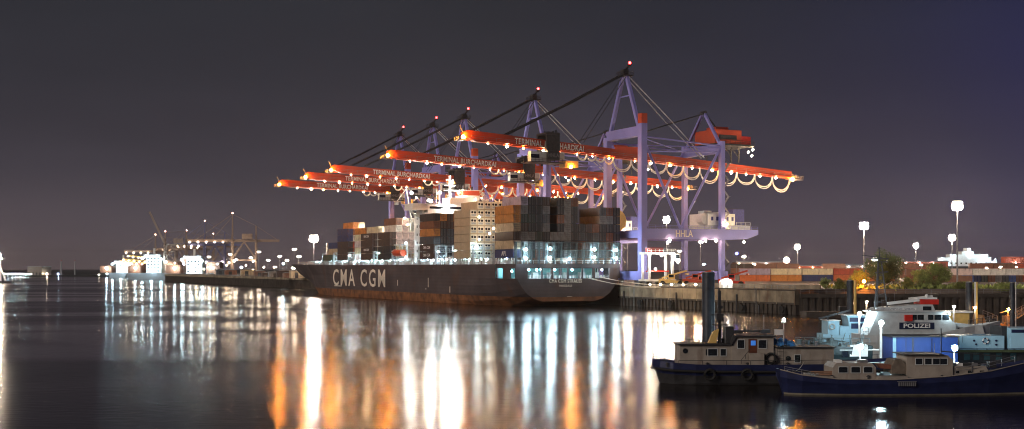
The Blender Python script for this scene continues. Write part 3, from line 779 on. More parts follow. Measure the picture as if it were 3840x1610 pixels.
    for x in (33, 43):
        for y in (-2, 2): m.bar((x, y, 40), (x, y, 44.78), .35, mi=2)
    m.build('machinery_house', [M['orange'], M['red'], M['dark']], c)
    me = MB().ball((0, 0, 0), .35, seg=6, rings=4).mesh('house_lamp', [L_WARM])
    for p in ((43.5, -6.4, 43.0), (46.4, -5, 44.0), (44.6, -6.8, 41.8)): put('house_lamp', me, c, p)
    me = MB().ball((0, 0, 0), .36, seg=6, rings=4).mesh('portal_lamp', [L_WARM])
    for p in ((22.5, -11.6, 13.8), (26.5, -11.6, 13.8), (37.5, -11.6, 13.6), (30.8, -11.6, 19.2), (9, -11.6, 13.8)): put('portal_lamp', me, c, p)
    # trolley with cab
    xt = -27.5; zt = BOOM_Z - math.tan(BT)*xt
    m = MB(); m.box((xt-1.9, -3.4, zt-4.6), (xt+2.2, 3.4, zt-1.95), 0); m.box((xt-2.1, -3.2, zt-1.9), (xt+2.4, -2.4, zt+2.9), 0); m.box((xt-2.1, 2.4, zt-1.9), (xt+2.4, 3.2, zt+2.9), 0)
    m.box((xt-2.2, -3.1, zt+2.95), (xt+2.5, 3.1, zt+3.6), 0)
    random.seed(2)
    for k in range(7): q = random.uniform(-2, 2); m.box((xt+q-.3, -2+k*.55, zt+3.6), (xt+q+.3, -1.7+k*.55, zt+3.9+random.random()*.6), 0)
    m.box((xt-7.2, -2.8, zt-5.2), (xt-2.0, -.6, zt-2.3), 1); m.box((xt+2.3, -2.8, zt-4.4), (xt+4.2, -.6, zt-2.2), 1)
    m.box((xt-7.25, -2.83, zt-4.2), (xt-4.4, -2.78, zt-3.1), 2)
    m.box((xt-7.4, -3.2, zt-5.5), (xt+4.5, 3.2, zt-5.25), 0)
    m.rail([(xt-7.4, -3.2, zt-5.25), (xt+4.5, -3.2, zt-5.25)], 1, .05, 1.2, 0)
    tr = m.build('trolley', [M['dark'], M['greyw'], M['glass']], c)
    text('HHLA', 1.7, M['steel'], 'lettering', tr, (xt+.15, -3.42, zt-3.3), (R(90), 0, 0), .02, width=3.6)
    m = MB()
    for x in (xt-1.2, xt+1.4):
        for y in (-2, 2): m.tube([(x, y, zt-5.5), (x, y, zt-9)], .05, 4)
    build_each(m, 'hoist_rope', M['dark'], c)
    put('trolley_lamp', MB().ball((0, 0, 0), .5, seg=8).mesh('trolley_lamp', [L_SOD]), c, (xt+6.6, -2.5, zt-6.4))
    m = MB(); m.box((xt+4.6, -2.6, zt-6.6), (xt+9.2, 1.0, zt-4.6)); m.build('service_platform', M['yellow'], c)
    return c
L_SOD2 = emit('lamp_sodium_boom', (1, .34, .05), 420)
L_SOD = emit('lamp_amber', (1, .30, .03), 800)
cranes = []
CA = -R(0) + TH
proto = make_crane(); index_kids()
crane_labels = ['nearest and tallest blue crane with orange boom, standing level with the ship stern',
 'second blue crane from the viewer, its orange boom over the ship funnel',
 'third crane of the row, behind the pale reefer containers',
 'fourth crane of the row, second farthest, its boom ahead of the bridge',
 'farthest crane of the row, its boom reaching lowest and farthest left']
for i, (tc_, tilt) in enumerate(((5, 3.3), (65, 3.0), (124, 2.5), (156, 2.0), (193.6, 1.4))):
    c = proto if i == 0 else copy_tree(proto)
    c.location = S(tc_, -23, ZQ); c.rotation_euler = (0, 0, CA)
    c['label'] = crane_labels[i]; c['group'] = 'gantry cranes in a row along the quay'
    cranes.append(c)
bpy.context.view_layer.update()
for c, tilt in zip(cranes, (3.3, 3.0, 2.5, 2.0, 1.4)):
    for o in c.children:
        if c is not cranes[0] and o.name.split('.')[0] in ('trolley', 'trolley_lamp', 'hoist_rope', 'service_platform'):
            o.location.x += 24; o.location.z -= 24*math.tan(R(3.3)) - .3
        if o.name.startswith('boom') and not o.name.startswith('boom_lamp'): o.rotation_euler = (0, R(tilt), 0)
# ================================================================== CONTAINER YARD
random.seed(21)
def yard_row(px0, Y, tiers, where, step=1.0, short=False):
    """tiers: list of colour lists, bottom first; None leaves a gap. Long sides face the water."""
    X0 = PX(px0, Y)
    for k, cols in enumerate(tiers):
        for i, c in enumerate(cols):
            if c is None: continue
            side = 'container'
            pos = COLN[i] if i < 15 else 'last'
            lab = f"{c} container, {pos} from left, {ORD[k]} tier, {where}"
            container((X0 + i*(12.6 if not short else 2.7)*step, Y + (i*.4 if not short else 0), ZQ + .01 + k*2.62), 0 if not short else R(90), c, lab, 'containers in the quayside yard', short)
yard_row(2655, 470, [['grey', 'orange red', 'orange', 'navy blue', 'orange red', 'orange red'], [None, 'lilac grey', 'cream', 'cream', 'red', 'orange']], 'front yard row behind the crane')
yard_row(3395, 440, [['rust brown', 'brown'], ['brown', 'pink white', 'white', 'white']], 'yard row right of the trees')
yard_row(3640, 452, [['blue', 'navy blue', 'dark green', 'rust brown', 'grey', 'slate', 'blue', 'brown', 'red', 'rust brown']], 'end-on group under the white boxes', short=True)
yard_row(2740, 640, [['dark brown']*7, ['rust brown', 'brown', 'dark brown', 'brown', 'rust brown', 'brown', 'dark brown'], ['dark brown', 'brown', 'brown', None, 'brown', None, 'rust brown']], 'tall brown rear block')
yard_row(3370, 620, [['brown']*6, ['rust brown', 'brown', 'rust brown', 'brown', 'red', 'rust brown'], ['brown', 'rust brown', None, 'rust brown', 'brown', 'red']], 'tall rear block right of the trees')
# ================================================================== LAMP MASTS
def mast(px, py, Y, n=6, rad=1.5, lr=.55, m=None, label='', r0=.28, base=ZQ, group='floodlight masts in the harbour'):
    z = PZ(py, Y); th_ = thing('lamp_mast', label, 'lamp mast', (PX(px, Y), Y, base), 0, group)
    h = z - base
    MB().tube([(0, 0, 0), (0, 0, h)], r0, 8, r2=r0*.5).build('pole', M['steel'], th_)
    c = MB(); c.tube([(0, 0, h-.1), (0, 0, h+.15)], rad*.8, 12)
    for k in range(n):
        a = 2*math.pi*k/n; c.box((rad*math.cos(a)-lr*.8, rad*math.sin(a)-lr*.8, h+.16), (rad*math.cos(a)+lr*.8, rad*math.sin(a)+lr*.8, h+.3))
    c.build('head_frame', M['steel'], th_)
    me = MB().ball((0, 0, 0), lr, seg=8, rings=5, sz=.75).mesh('floodlight', [m or L_MAST])
    for k in range(n):
        a = 2*math.pi*k/n + .2; put('floodlight', me, th_, (rad*math.cos(a), rad*math.sin(a), h-.15-lr*.5))
    if n >= 5:  # rings added above and below so the head swells like a glare core
        for k in range(n-2):
            a = 2*math.pi*k/(n-2) + .5
            put('floodlight', me, th_, (rad*.8*math.cos(a), rad*.8*math.sin(a), h-.15-lr*2.0))
            put('floodlight', me, th_, (rad*.8*math.cos(a), rad*.8*math.sin(a), h+.3+lr*.8))
    return th_
mast(3240, 845, 380, 8, 1.15, .42, label='tall mast with a very bright warm lamp head, standing left of the big tree')
mast(3590, 770, 330, 8, 1.1, .42, label='tallest mast at far right, its lamp head highest of all')
mast(3570, 890, 520, 6, 1.1, .48, label='mast whose lamp head hangs just below and left of the tallest one')
mast(3435, 920, 620, 6, 1.0, .48, label='slim mast with a medium bright lamp between the two trees and the tall mast')
mast(2990, 925, 640, 6, 1.0, .46, label='slim mast standing alone right of the cranes, over the brown containers')
mast(2950, 975, 700, 5, 1.1, .5, label='low lamp head just above the brown stack, left of the slim lone mast')
mast(2500, 822, 420, 7, .9, .45, L_FAR, label='bright yellowish mast lamp seen between the legs of the nearest crane')
mast(3280, 970, 520, 4, .7, .55, label='small lamp head half hidden behind the top of the big tree')
mast(1177, 893, 560, 8, 1.5, .62, emit('lamp_bow_mast', (1, .86, .74), 520), label='dazzling lamp mast behind the bow of the big ship')
mast(2628, 905, 470, 3, .5, .4, label='small lamp post below the portal of the nearest crane', r0=.12)
mast(2505, 905, 420, 3, .4, .35, label='thin white lamp post between the near crane legs, left of its portal lettering', r0=.16)
mast(2353, 898, 450, 3, .4, .35, label='thin lamp post just right of the dark stern containers', r0=.14)
mast(2548, 940, 500, 3, .4, .35, label='short lamp post with a cool glow beside the inland crane leg', r0=.12)
mast(2790, 960, 480, 3, .4, .30, label='short lamp just right of the rear inland crane leg', r0=.12)
b_ = mast(2762, 947, 430, 1, .1, .55, L_BLUE, label='lone deep blue lamp on a thin post right of the crane', r0=.08)
smalls = [(970, 943, 900), (1048, 960, 860), (1075, 975, 840), (1103, 933, 760), (1100, 1003, 700), (1005, 975, 950), (940, 965, 980), (885, 972, 1000), (862, 953, 1000), (783, 962, 1050), (1030, 1000, 900), (1120, 960, 720)]
for i, (px, py, Y) in enumerate(smalls):
    mast(px, py, Y, 3, .8, .62, L_FAR, label=f"{['small distant lamp post', 'faint distant lamp post', 'slim distant lamp post'][i%3]} on the far quay, {COLN[[sorted(q[0] for q in smalls).index(px)][0]]} from the left ahead of the ship", r0=.22, group='distant quay lamps')
for i, (px, py, Y) in enumerate([(3812, 1000, 500), (3752, 1000, 480), (3700, 1003, 470), (3455, 992, 560), (2830, 990, 600), (2640, 990, 540)]):
    mast(px, py, Y, 2, .3, .28, L_COOL if i % 2 else L_FAR, label=['small lamp post at the far right edge over the white containers', 'small cool lamp post above the white containers', 'short lamp post left of the white containers', 'cool small lamp beside the slim mast between the trees', 'small lamp post over the brown containers behind the crane', 'cool small lamp seen under the crane portal'][i], r0=.08, group='small yard lamps')
# lamps along the coping
for i, px in enumerate((2437, 2477, 2518, 2562, 2608)):
    Y = 338 - i*6
    mast(px, 1064, Y, 1, .01, .28, L_WARM, label=f"low lamp on the quay edge below the crane, {COLN[i]} from the ship", r0=.07, group='low lamps on the quay edge')
# ================================================================== QUAY VEHICLES AND HUTS
v = thing('straddle_carrier', 'white straddle carrier with many lamps at work beside the near crane leg', 'straddle carrier', (PX(2465, 350), 350, ZQ), R(20))
m = MB()
for x in (-4, -1.3, 1.3, 4):
    for y in (-2.2, 2.2): m.tube([(x, y-.2, .7), (x, y+.2, .7)], .7, 12)
build_each(m, 'wheel', M['rubber'], v)
m = MB()
for y in (-2.2, 2.2):
    m.box((-5, y-.3, 1.4), (5, y+.3, 2.0))
    for x in (-3.8, 3.8): m.box((x-.3, y-.3, 2.0), (x+.3, y+.3, 9.4))
m.box((-4.6, -2.6, 9.4), (4.6, 2.6, 10)); m.rail([(-4.6, -2.6, 10), (4.6, -2.6, 10), (4.6, 2.6, 10)], 1, .05, 1.2); m.build('frame', M['white'], v)
m = MB(); m.box((-3, -2, 10.01), (1, 2, 11.4)); m.build('engine_box', M['red'], v)
m = MB(); m.box((4.65, -2.4, 7.4), (6.4, -.6, 9.6), 0); m.box((4.8, -2.44, 8.2), (6.2, -2.4, 9.3), 1); m.build('cab', [M['white'], M['glass']], v)
m = MB(); m.box((-3.2, -1.3, 4.2), (3.2, 1.3, 4.6)); m.build('spreader', M['red'], v)
lamps([(-4, -2.8, 9), (4, -2.8, 9), (0, -2.8, 9.1), (5.5, -2.6, 7.1), (-2, -2.7, 5)], .3, L_WHITE, 'work_lamp', v)
v = thing('container_truck', 'orange yard tractor with a blue trailer parked on the quay under the crane', 'truck', (PX(2560, 352), 352, ZQ), R(8))
m = MB()
for x in (-5, -3.8, 1.5, 4.6):
    for y in (-1, 1): m.tube([(x, y-.2, .5), (x, y+.2, .5)], .5, 10)
build_each(m, 'wheel', M['rubber'], v)
m = MB(); m.box((-7, -1.1, 1.0), (2.4, 1.1, 1.35)); m.build('trailer_bed', M['navy'], v)
m = MB(); m.prism([(2.8, .8), (5.8, .8), (5.8, 1.8), (5.2, 3.1), (3.4, 3.1), (2.8, 3.0)], -1.1, 1.1); m.build('cab', M['orange'], v)
m = MB(); m.box((3.6, -1.14, 1.9), (5.2, -1.1, 2.8)); build_each(m, 'window', M['glass'], v)
def reach_stacker(px, Y, label, col, boomc):
    v = thing('reach_stacker', label, 'reach stacker', (PX(px, Y), Y, ZQ), R(-15), 'machines parked on the quay')
    m = MB()
    for x in (-2.6, 2.6):
        for y in (-1.4, 1.4): m.tube([(x, y-.35, .8), (x, y+.35, .8)], .8, 12)
    build_each(m, 'wheel', M['rubber'], v)
    m = MB(); m.prism([(-3.8, .8), (3.6, .8), (3.6, 1.5), (1, 1.7), (-2.4, 2.2), (-3.8, 2.2)], -1.2, 1.2); m.build('body', col, v)
    m = MB(); m.box((-1, -.8, 2.0), (.8, .8, 3.6), 0); m.box((-.8, -.84, 2.6), (.6, -.8, 3.4), 1); m.build('cab', [col, M['glass']], v)
    m = MB(); m.bar((-3, 0, 2.4), (4.4, 0, 4.6), .5); m.box((4.2, -3, 3.4), (4.7, 3, 3.8)); m.build('lifting_arm', boomc, v)
reach_stacker(2520, 346, 'yellow and cream lifting machine on the quay below the crane', M['yellow'], M['yellow'])
reach_stacker(2610, 345, 'orange lifting machine just left of the tall dark pile', M['orange'], M['orange'])
reach_stacker(2745, 335, 'red lifting machine just right of the tall dark pile', M['red'], M['orange'])
v = thing('quay_hut', 'small white domed hut with a glowing wall on the quay right of the dark pile', 'hut', (PX(2722, 318), 318, ZQ), 0)
m = MB(); m.prism([(-1.6, 0), (1.6, 0), (1.6, 1.6), (1.1, 2.3), (0, 2.6), (-1.1, 2.3), (-1.6, 1.6)], -1.5, 1.5); m.build('shell', M['white'], v)
m = MB(); m.box((-.4, -1.54, 0), (.4, -1.5, 1.6)); m.build('door', M['greyw'], v)
lamps([(0, -2.6, 2.2)], .2, L_WHITE, 'lamp', v)
w = MB()
pa, pb2 = Vector(S(-8, -27, ZQ)), Vector(S(-79, -27, ZQ))
w.bar(pa + Vector((0, 0, .55)), pb2 + Vector((0, 0, .55)), .25, 1.1)
tag(w.build('flood_barrier', M['concrete']), 'low pale concrete barrier along the quay, in front of the coloured containers', 'barrier')
# ship superstructure beyond the yard at far right
v = thing('distant_ship', 'far white lit ship deckhouse rising above the yard containers at far right', 'ship', (PX(3640, 800), 800, ZQ), 0)
m = MB()
for (x0, x1, z0, z1) in ((-26, 18, 6.5, 10), (-20, 14, 10, 12.5), (-14, 12, 12.5, 14.6), (-6, 2, 14.6, 16.6), (-2, 0, 16.6, 19)): m.box((x0, 0, z0), (x1, 8, z1))
m.build('deckhouse', M['white'], v); m = MB(); m.box((-30, -1, -1), (50, 12, 6.5)); m.build('hull', M['dark'], v)
m = MB(); m.box((24, 0, 6.51), (46, 8, 13)); m.build('deck_cargo', hue('red'), v)
m = MB()
for k in range(12): m.box((-24+k*3.4, -.08, 8), (-23+k*3.4, -.0, 9))
build_each(m, 'window', M['glass'], v)
lamps([(-22, -2, 11), (-12, -2, 13.2), (0, -2, 15.5), (9, -2, 13), (16, -2, 10.8), (-1, -1, 17.5), (30, -2, 9), (-17, -3, 6), (8, -3, 6)], .35, L_COOL, 'deck_lamp', v)
# ================================================================== TREES
def tree(px, pyt, pyb, wpx, Y, n, lm, label, seed, zb=ZQ):
    random.seed(seed)
    ztop = PZ(pyt, Y); r = wpx/2*Y/F; h = ztop - zb
    th_ = thing('deciduous_tree', label, 'tree', (PX(px, Y), Y, zb-.3), random.uniform(0, 6), 'trees on the harbour bank')
    t_ = MB(); t_.tube([(0, 0, 0), (.1, 0, h*.3), (.0, .1, h*.65), (.1, 0, h*.9)], .028*h+.05, 7, r2=.04)
    limbs = []
    for k in range(9):
        a = random.uniform(0, 6.28); z0 = h*random.uniform(.2, .6); l_ = r*random.uniform(.5, .85)
        p = Vector((l_*math.cos(a), l_*math.sin(a), z0 + h*random.uniform(.12, .3))); limbs.append(p)
        t_.tube([(0, 0, z0), p*.5 + Vector((0, 0, z0*.5)), p], .012*h, 5, r2=.02)
    t_.build('trunk', M['bark'], th_)
    cs = [(p, r*random.uniform(.28, .45)) for p in limbs]
    for k in range(22):
        a = random.uniform(0, 6.28); u = random.random()
        zz = h*(.22 + .74*u); rr = r*(1-.6*abs(u-.38)**1.1*1.4) * random.uniform(.15, .85)
        cs.append((Vector((rr*math.cos(a), rr*math.sin(a), zz)), r*random.uniform(.20, .36)))
    c = MB()
    for k in range(n):
        p, q = random.choice(cs)
        d = Vector((random.gauss(0, 1), random.gauss(0, 1), random.gauss(0, 1))).normalized() * q * random.uniform(.45, 1.05)
        o_ = p + d; a = Vector((random.gauss(0, 1), random.gauss(0, 1), random.gauss(0, 1))).normalized(); s_ = random.uniform(.07, .17)*(.6+r*.14)
        b_ = a.orthogonal().normalized()
        c.add([o_ - a*s_, o_ + b_*s_*.6, o_ + a*s_, o_ - b_*s_*.6], [(0, 1, 2, 3)], 0)
    c.build('crown', lm, th_)
tree(3318, 944, 1095, 165, 312, 15300, M['leafd'], 'largest dark tree on the bank, behind the grey radar mast', 1)
tree(3520, 985, 1090, 105, 308, 8500, M['leaf'], 'rounded green tree on the bank, right of the largest tree', 2)
tree(3455, 1012, 1090, 80, 306, 7140, M['leaf'], 'lower bushy tree leaning against the rounded green one', 3)
tree(3095, 1038, 1090, 46, 300, 3400, M['leaf'], 'small pale green tree at the left end of the bank', 4)
tree(3148, 1040, 1090, 42, 300, 3400, M['leaf'], 'small tree second from the left end of the bank', 5)
tree(3225, 1012, 1090, 75, 306, 6120, M['leaf'], 'medium tree lit by an orange lamp, left of the largest tree', 6)
tree(3186, 1046, 1090, 48, 301, 3000, M['leaf'], 'little bush between the small trees and the yellow tube pile', 8)
tree(3400, 1040, 1090, 62, 303, 3600, M['leaf'], 'low bush filling the gap right of the largest tree', 9)
tree(3605, 1058, 1090, 90, 302, 3600, M['leaf'], 'broad low bush between the rounded tree and the right hand piles', 10)
tree(3770, 1062, 1090, 80, 300, 3740, M['leaf'], 'low wide bush at right near the gangway', 7)
lamps([(0, 0, 0)], .4, L_SOD, 'lamp', thing('street_lamp', 'small orange lamp glowing among the leaves of the medium tree', 'lamp', (PX(3240, 300), 300, PZ(1056, 300))), 6)
# ================================================================== FAR TERMINAL ON THE LEFT
def far_ship(px0, px1, Y, zdeck, zhouse, label, housepx, hullmat, cargo=True):
    s_ = Y/F; L_ = (px1-px0)*s_
    v = thing('distant_container_ship', label, 'container ship', (PX(px0, Y), Y, 0), R(6), 'ships at the distant terminal')
    m = MB(); m.prism([(2, -1), (L_-3, -1), (L_, zdeck+1), (L_*.8, zdeck), (0, zdeck)], 0, 26); m.build('hull', hullmat, v)
    hx = (housepx-px0)*s_
    m = MB(); m.box((hx-6, -.3, zdeck), (hx+8, 20, zhouse)); m.box((hx-8, -2, zhouse), (hx+7, 28, zhouse+2.6)); m.box((hx-1, 8, zhouse+2.6), (hx+1, 9, zhouse+9)); m.build('deckhouse', M['white'], v)
    m = MB()
    for k in range(5):
        for q in range(4): m.box((hx-5+q*3.2, -.4, zdeck+1.5+k*3), (hx-3.6+q*3.2, -.31, zdeck+2.8+k*3))
    build_each(m, 'window', M['glass'], v)
    lamps([(hx-9, -5, zhouse-1), (hx+9, -5, zhouse-2), (hx, -6, zdeck+3), (hx+16, -3, zdeck+6), (hx-16, -3, zdeck+5)], .9, L_COOL, 'floodlight', v)
    if cargo:
        for k in range(2):
            m = MB(); x0 = hx-24-k*14 if k == 0 else hx+12; m.box((x0, 0, zdeck), (x0+12.2, 24, zdeck+8+k*3)); m.build('deck_cargo', hue(['rust brown', 'brown'][k]), v)
far_ship(472, 640, 1150, 6.5, 22, 'far left distant ship, floodlit blue white deckhouse, low grey hull', 570, M['steel'])
far_ship(655, 800, 1080, 6.2, 20, 'second distant ship with a dazzling white deckhouse, right of the far left one', 722, M['dark'])
def far_crane(px, Y, span_l, span_r, zb_, ztop, label, up=False, m=None, boom_px=None):
    s_ = Y/F; m = m or mat('far_crane_paint', (.34, .25, .20), .5)
    v = thing('distant_gantry_crane', label, 'crane', (PX(px, Y), Y, ZQ), R(10), 'cranes at the distant terminal')
    zb_ -= ZQ; ztop -= ZQ
    for x in (0, 20):
        for y in (-9, 9):
            MB().bar((x, y, 0), (x, y, zb_), 1.5).build('leg', m, v)
    b_ = MB()
    for y in (-9, 9): b_.bar((0, y, 12), (20, y, 12), 1.4); b_.bar((0, y, 13), (10, y, zb_-1), .7); b_.bar((20, y, 13), (10, y, zb_-1), .7)
    for x in (0, 20): b_.bar((x, -9, zb_), (x, 9, zb_), 1.6); b_.bar((x, -9, 12), (x, 9, 12), 1.4)
    b_.build('portal_frame', m, v)
    b_ = MB()
    if up: b_.bar((0, 0, zb_), (-span_l*.42, 0, zb_+span_l*.9), 1.6, 1.8); b_.bar((0, 0, zb_), (span_r, 0, zb_), 1.6, 2)
    else: b_.bar((-span_l, 0, zb_), (span_r, 0, zb_), 1.6, 2.2)
    b_.build('boom', m, v)
    b_ = MB()
    for y in (-5, 5): b_.bar((0, y, zb_), (0, 0, ztop), .9)
    b_.build('mast', m, v)
    MB().bar((20, 0, zb_), (20, 0, zb_+13), 1.1).build('rear_mast', m, v)
    b_ = MB(); 
    if not up: b_.bar((0, 0, ztop), (-span_l*.8, 0, zb_+1), .35); b_.bar((0, 0, ztop-2), (-span_l*.45, 0, zb_+1), .3)
    b_.bar((0, 0, ztop), (20, 0, zb_+13), .35); b_.bar((20, 0, zb_+13), (span_r*.95, 0, zb_+1), .35); b_.build('stays', m, v)
    b_ = MB(); b_.box((8, -3, zb_+1.5), (17, 3, zb_+6)); b_.build('machinery_house', m, v)
    put('aviation_light', MB().ball((0, 0, 0), .55, seg=6, rings=4).mesh('aviation_light', [L_REDF]), v, (0, 0, ztop+1))
    if not up:
        me = MB().ball((0, 0, 0), .42, seg=6, rings=4).mesh('boom_lamp', [L_FAR])
        n_ = int(span_l/7)
        for k in range(n_): put('boom_lamp', me, v, (-span_l+2+k*7, -1.2, zb_-1.6))
    me = MB().ball((0, 0, 0), .6, seg=6, rings=4).mesh('portal_lamp', [L_FAR])
    for x in (2, 18): put('portal_lamp', me, v, (x, -10.5, 11))
    return v
L_REDF = emit('lamp_red_far', (1, .45, .35), 40)
far_crane(583, 1180, 30, 22, PZ(943, 1180), PZ(884, 1180), 'far left distant crane with its boom out over the floodlit ship')
far_crane(620, 1160, 36, 20, PZ(918, 1160), PZ(872, 1160), 'distant crane with its boom raised steeply, between the two distant ships', up=True)
far_crane(768, 1200, 36, 40, PZ(918, 1200), PZ(832, 1200), 'distant crane with slim mast over the second distant ship', m=mat('far_crane_blue', (.22, .22, .38), .5))
far_crane(872, 1020, 38, 40, PZ(903, 1020), PZ(804, 1020), 'tallest distant crane, its long boom spread over the far quay')
for i, (px, py) in enumerate(((452, 981), (462, 974), (478, 961))):
    Y = 1300 + i*25; v = thing('distant_boom_crane', ['lowest', 'middle', 'uppermost'][i] + ' of three small glowing crane booms at the far left', 'crane', (PX(px+75, Y), Y, 1.6), 0, 'low distant cranes at far left')
    z = PZ(py, Y) - 1.6
    for x in (0, 8): MB().bar((x, 0, 0), (x, 0, z-1), 1.2).build('leg', M['orange'], v)
    MB().bar((-22, 0, z+.6), (14, 0, z-2.8), 1.2, 1.4).build('boom', M['yellow'], v)
    lamps([(-22+k*6, -1.2, z-.6-k*.6) for k in range(5)], .4, L_FAR, 'boom_lamp', v, 6)
# clutter on the far quay: low stacks, sheds, machines
random.seed(8)
for i, (px, w_, h_, c) in enumerate(((1040, 16, 4.5, 'dark brown'), (1066, 13, 3.2, 'brown'), (1010, 12, 3.6, 'grey'), (985, 14, 3.0, 'dark brown'), (955, 10, 4.0, 'brown'), (905, 12, 5.2, 'beige'), (845, 12, 4.6, 'rust brown'), (812, 10, 5.0, 'slate'), (1092, 9, 5.0, 'beige'))):
    Y = 610 + (1092-px)*1.05
    v = thing('quayside_shed', f"{c} low shed on the far quay, {COLN[[1092,1066,1040,1010,985,955,905,845,812].index(px)]} to the left of the ship bow", 'shed', (PX(px, Y), Y, ZQ), R(20), 'low sheds on the far quay')
    m = MB(); m.box((0, 0, 0), (w_*.7, 6, h_*.8)); m.build('wall', hue(c), v)
    m = MB(); m.prism([(-.3, h_*.8), (w_*.7+.3, h_*.8), (w_*.35, h_)], -.3, 6.3); m.build('roof', M['steel'], v)
    m = MB(); m.box((w_*.2, -.06, 0), (w_*.4, -.01, h_*.6)); m.build('door', M['dark'], v)
# far shore
v = thing('block_building', 'large pale block building standing alone on the far left shore', 'building', (PX(103, 1600), 1600, 1.6), R(-8))
m = MB(); m.box((0, 0, 0), (21, 24, 11.4)); m.build('wall', M['cream'], v); m = MB(); m.box((-.3, -.3, 11.41), (21.3, 24.3, 12)); m.build('roof', M['greyw'], v)
m = MB()
for k in range(4): m.box((2+k*5, -.08, .0), (4.5+k*5, -.01, 3.5))
build_each(m, 'door', M['dark'], v)
for i, (px, py) in enumerate(((230, 978), (281, 978))):
    Y = 1700; m = MB(); h_ = PZ(py, Y)-1.6; 
    v = thing('chimney', ['slim pale chimney on the far shore right of the pale block', 'thinner second chimney on the far shore'][i], 'chimney', (PX(px, Y), Y, 1.6))
    m.tube([(0, 0, 0), (0, 0, h_)], 1.3-.5*i, 10, r2=.8-.3*i); m.build('shaft', M['greyw'], v)
    m = MB(); m.tube([(0, 0, h_), (0, 0, h_+.8)], 1.0-.3*i, 10); m.build('rim', M['red'], v)
for i, px in enumerate((18, 30, 48, 58, 66, 78, 88, 97, 118, 130, 176, 219, 371, 401, 428, 45, 72, 110, 160, 455)):
    Y = 1600; xs = sorted((18, 30, 48, 58, 66, 78, 88, 97, 118, 130, 176, 219, 371, 401, 428, 45, 72, 110, 160, 455)); k = xs.index(px)
    mast(px, 1027 + (i*7 % 5) - 2, Y, 1, .01, .9 if px in (176, 118) else .6, L_COOL if i % 2 else L_FAR, base=1.6, r0=.15,
         label="tiny shore lamp, one of a string on the far left bank" if False else f"tiny {'cool' if i % 2 else 'warm'} shore lamp on the far left bank, {ORDN(k)} from the picture's left edge", group='lamps on the far shore')
v = thing('harbour_tower', 'brightly lit white harbour tower cut by the left edge of the picture', 'harbour tower', (PX(2, 900), 900, 0), 0)
m = MB(); m.box((-6, -3, -1), (9, 4, 1.0)); m.build('pontoon', M['dark'], v)
m = MB(); m.bar((0, 0, 1.6), (-1, 0, 20), 1.4); m.bar((4, 0, 1.6), (0, 0, 12), .8); m.box((-3, -2, 18.2), (2.5, 2, 18.8)); m.build('tower', M['white'], v)
lamps([(-1.5, -2.5, 20.4), (0, -2.5, 22), (.5, -2.5, 19.4)], 1.0, L_MAST, 'floodlight', v, 8)
# ================================================================== BOATS, PILES AND PONTOONS IN FRONT
def boat_hull(mb, st_, mi=(0, 1), deck=2, low=2):
    """st_: (x, half beam at deck, half beam at water, z deck, x rake at keel)"""
    secs = []
    for (x, bd, bw_, zd, rk) in st_:
        secs.append([(x+rk*.8, .02, -.7), (x+rk, bw_*.8, -.5), (x+rk*.6, bw_, .15), (x+rk*.3, (bw_+bd)/2, zd*.45), (x, bd, zd*.72), (x, bd+.03, zd)])
    for a, b_ in zip(secs[:-1], secs[1:]):
        for i in range(5):
            for sg in (1, -1):
                q = [a[i], b_[i], b_[i+1], a[i+1]]
                mb.add([(x, y*sg, z) for x, y, z in q], [(0, 1, 2, 3)], mi[1] if i < low else mi[0])
        da, db = a[5], b_[5]
        mb.add([(da[0], da[1]-.1, da[2]-.35), (db[0], db[1]-.1, db[2]-.35), (db[0], -db[1]+.1, db[2]-.35), (da[0], -da[1]+.1, da[2]-.35)], [(0, 1, 2, 3)], deck)
        for sg in (1, -1): mb.add([(da[0], da[1]*sg, da[2]), (db[0], db[1]*sg, db[2]), (db[0], (db[1]-.12)*sg, db[2]-.36), (da[0], (da[1]-.12)*sg, da[2]-.36)], [(0, 1, 2, 3)], mi[0])
    for e in (secs[0], secs[-1]):
        mb.add([(x, y, z) for x, y, z in e] + [(x, -y, z) for x, y, z in reversed(e)], [list(range(12))], mi[0])
def win(mb, x0, x1, z0, z1, y, mi=0, r=.0): mb.box((x0, y-.02, z0), (x1, y-.002, z1), mi)
def tyre(parent, p, r=.5):
    m = MB(); pts = [(r*math.cos(2*math.pi*k/14), 0, r*math.sin(2*math.pi*k/14)) for k in range(15)]
    m.tube(pts, r*.3, 6, cap=False); return m.build('fender_tyre', M['rubber'], parent, p)
# --- blue tug with the cream deckhouse
Y1, s1 = 118.4, 37.9
def u1(px): return (px-2458)/s1
def z1(py): return CH - (py-1005)/s1
tug = thing('work_boat', 'dark blue work boat with long cream deckhouse, nearest the open water', 'boat', (PX(2458, 116), Y1, 0), R(.5))
m = MB()
boat_hull(m, [(0, .3, .1, 2.45, 1.1), (.6, 1.2, .5, 2.35, .8), (1.8, 2.0, 1.3, 2.2, .4), (4, 2.4, 2.0, 2.05, 0), (10, 2.45, 2.2, 2.0, 0), (20, 2.45, 2.2, 2.1, 0), (26, 2.0, 1.5, 2.4, 0)], (0, 1), 2, 3)
m.build('hull', [M['navy'], M['dark'], M['steel']], tug)
m = MB(); pts = [(0-.15, 0, 1.55), (.6, -1.3, 1.5), (1.8, -2.1, 1.42), (4, -2.5, 1.35), (10, -2.55, 1.3), (20, -2.55, 1.35), (26, -2.1, 1.5)]
m.tube(pts, .13, 6); m.build('rubbing_strake', M['rubber'], tug)
m = MB(); m.box((u1(2552), -1.75, 1.7), (u1(2750), 1.75, z1(1297)), 0); m.prism([(u1(2750)-.02, 1.7), (u1(2905), 1.7), (u1(2905), z1(1266)), (u1(2768), z1(1266)), (u1(2748), z1(1297))], -1.9, 1.9, 0)
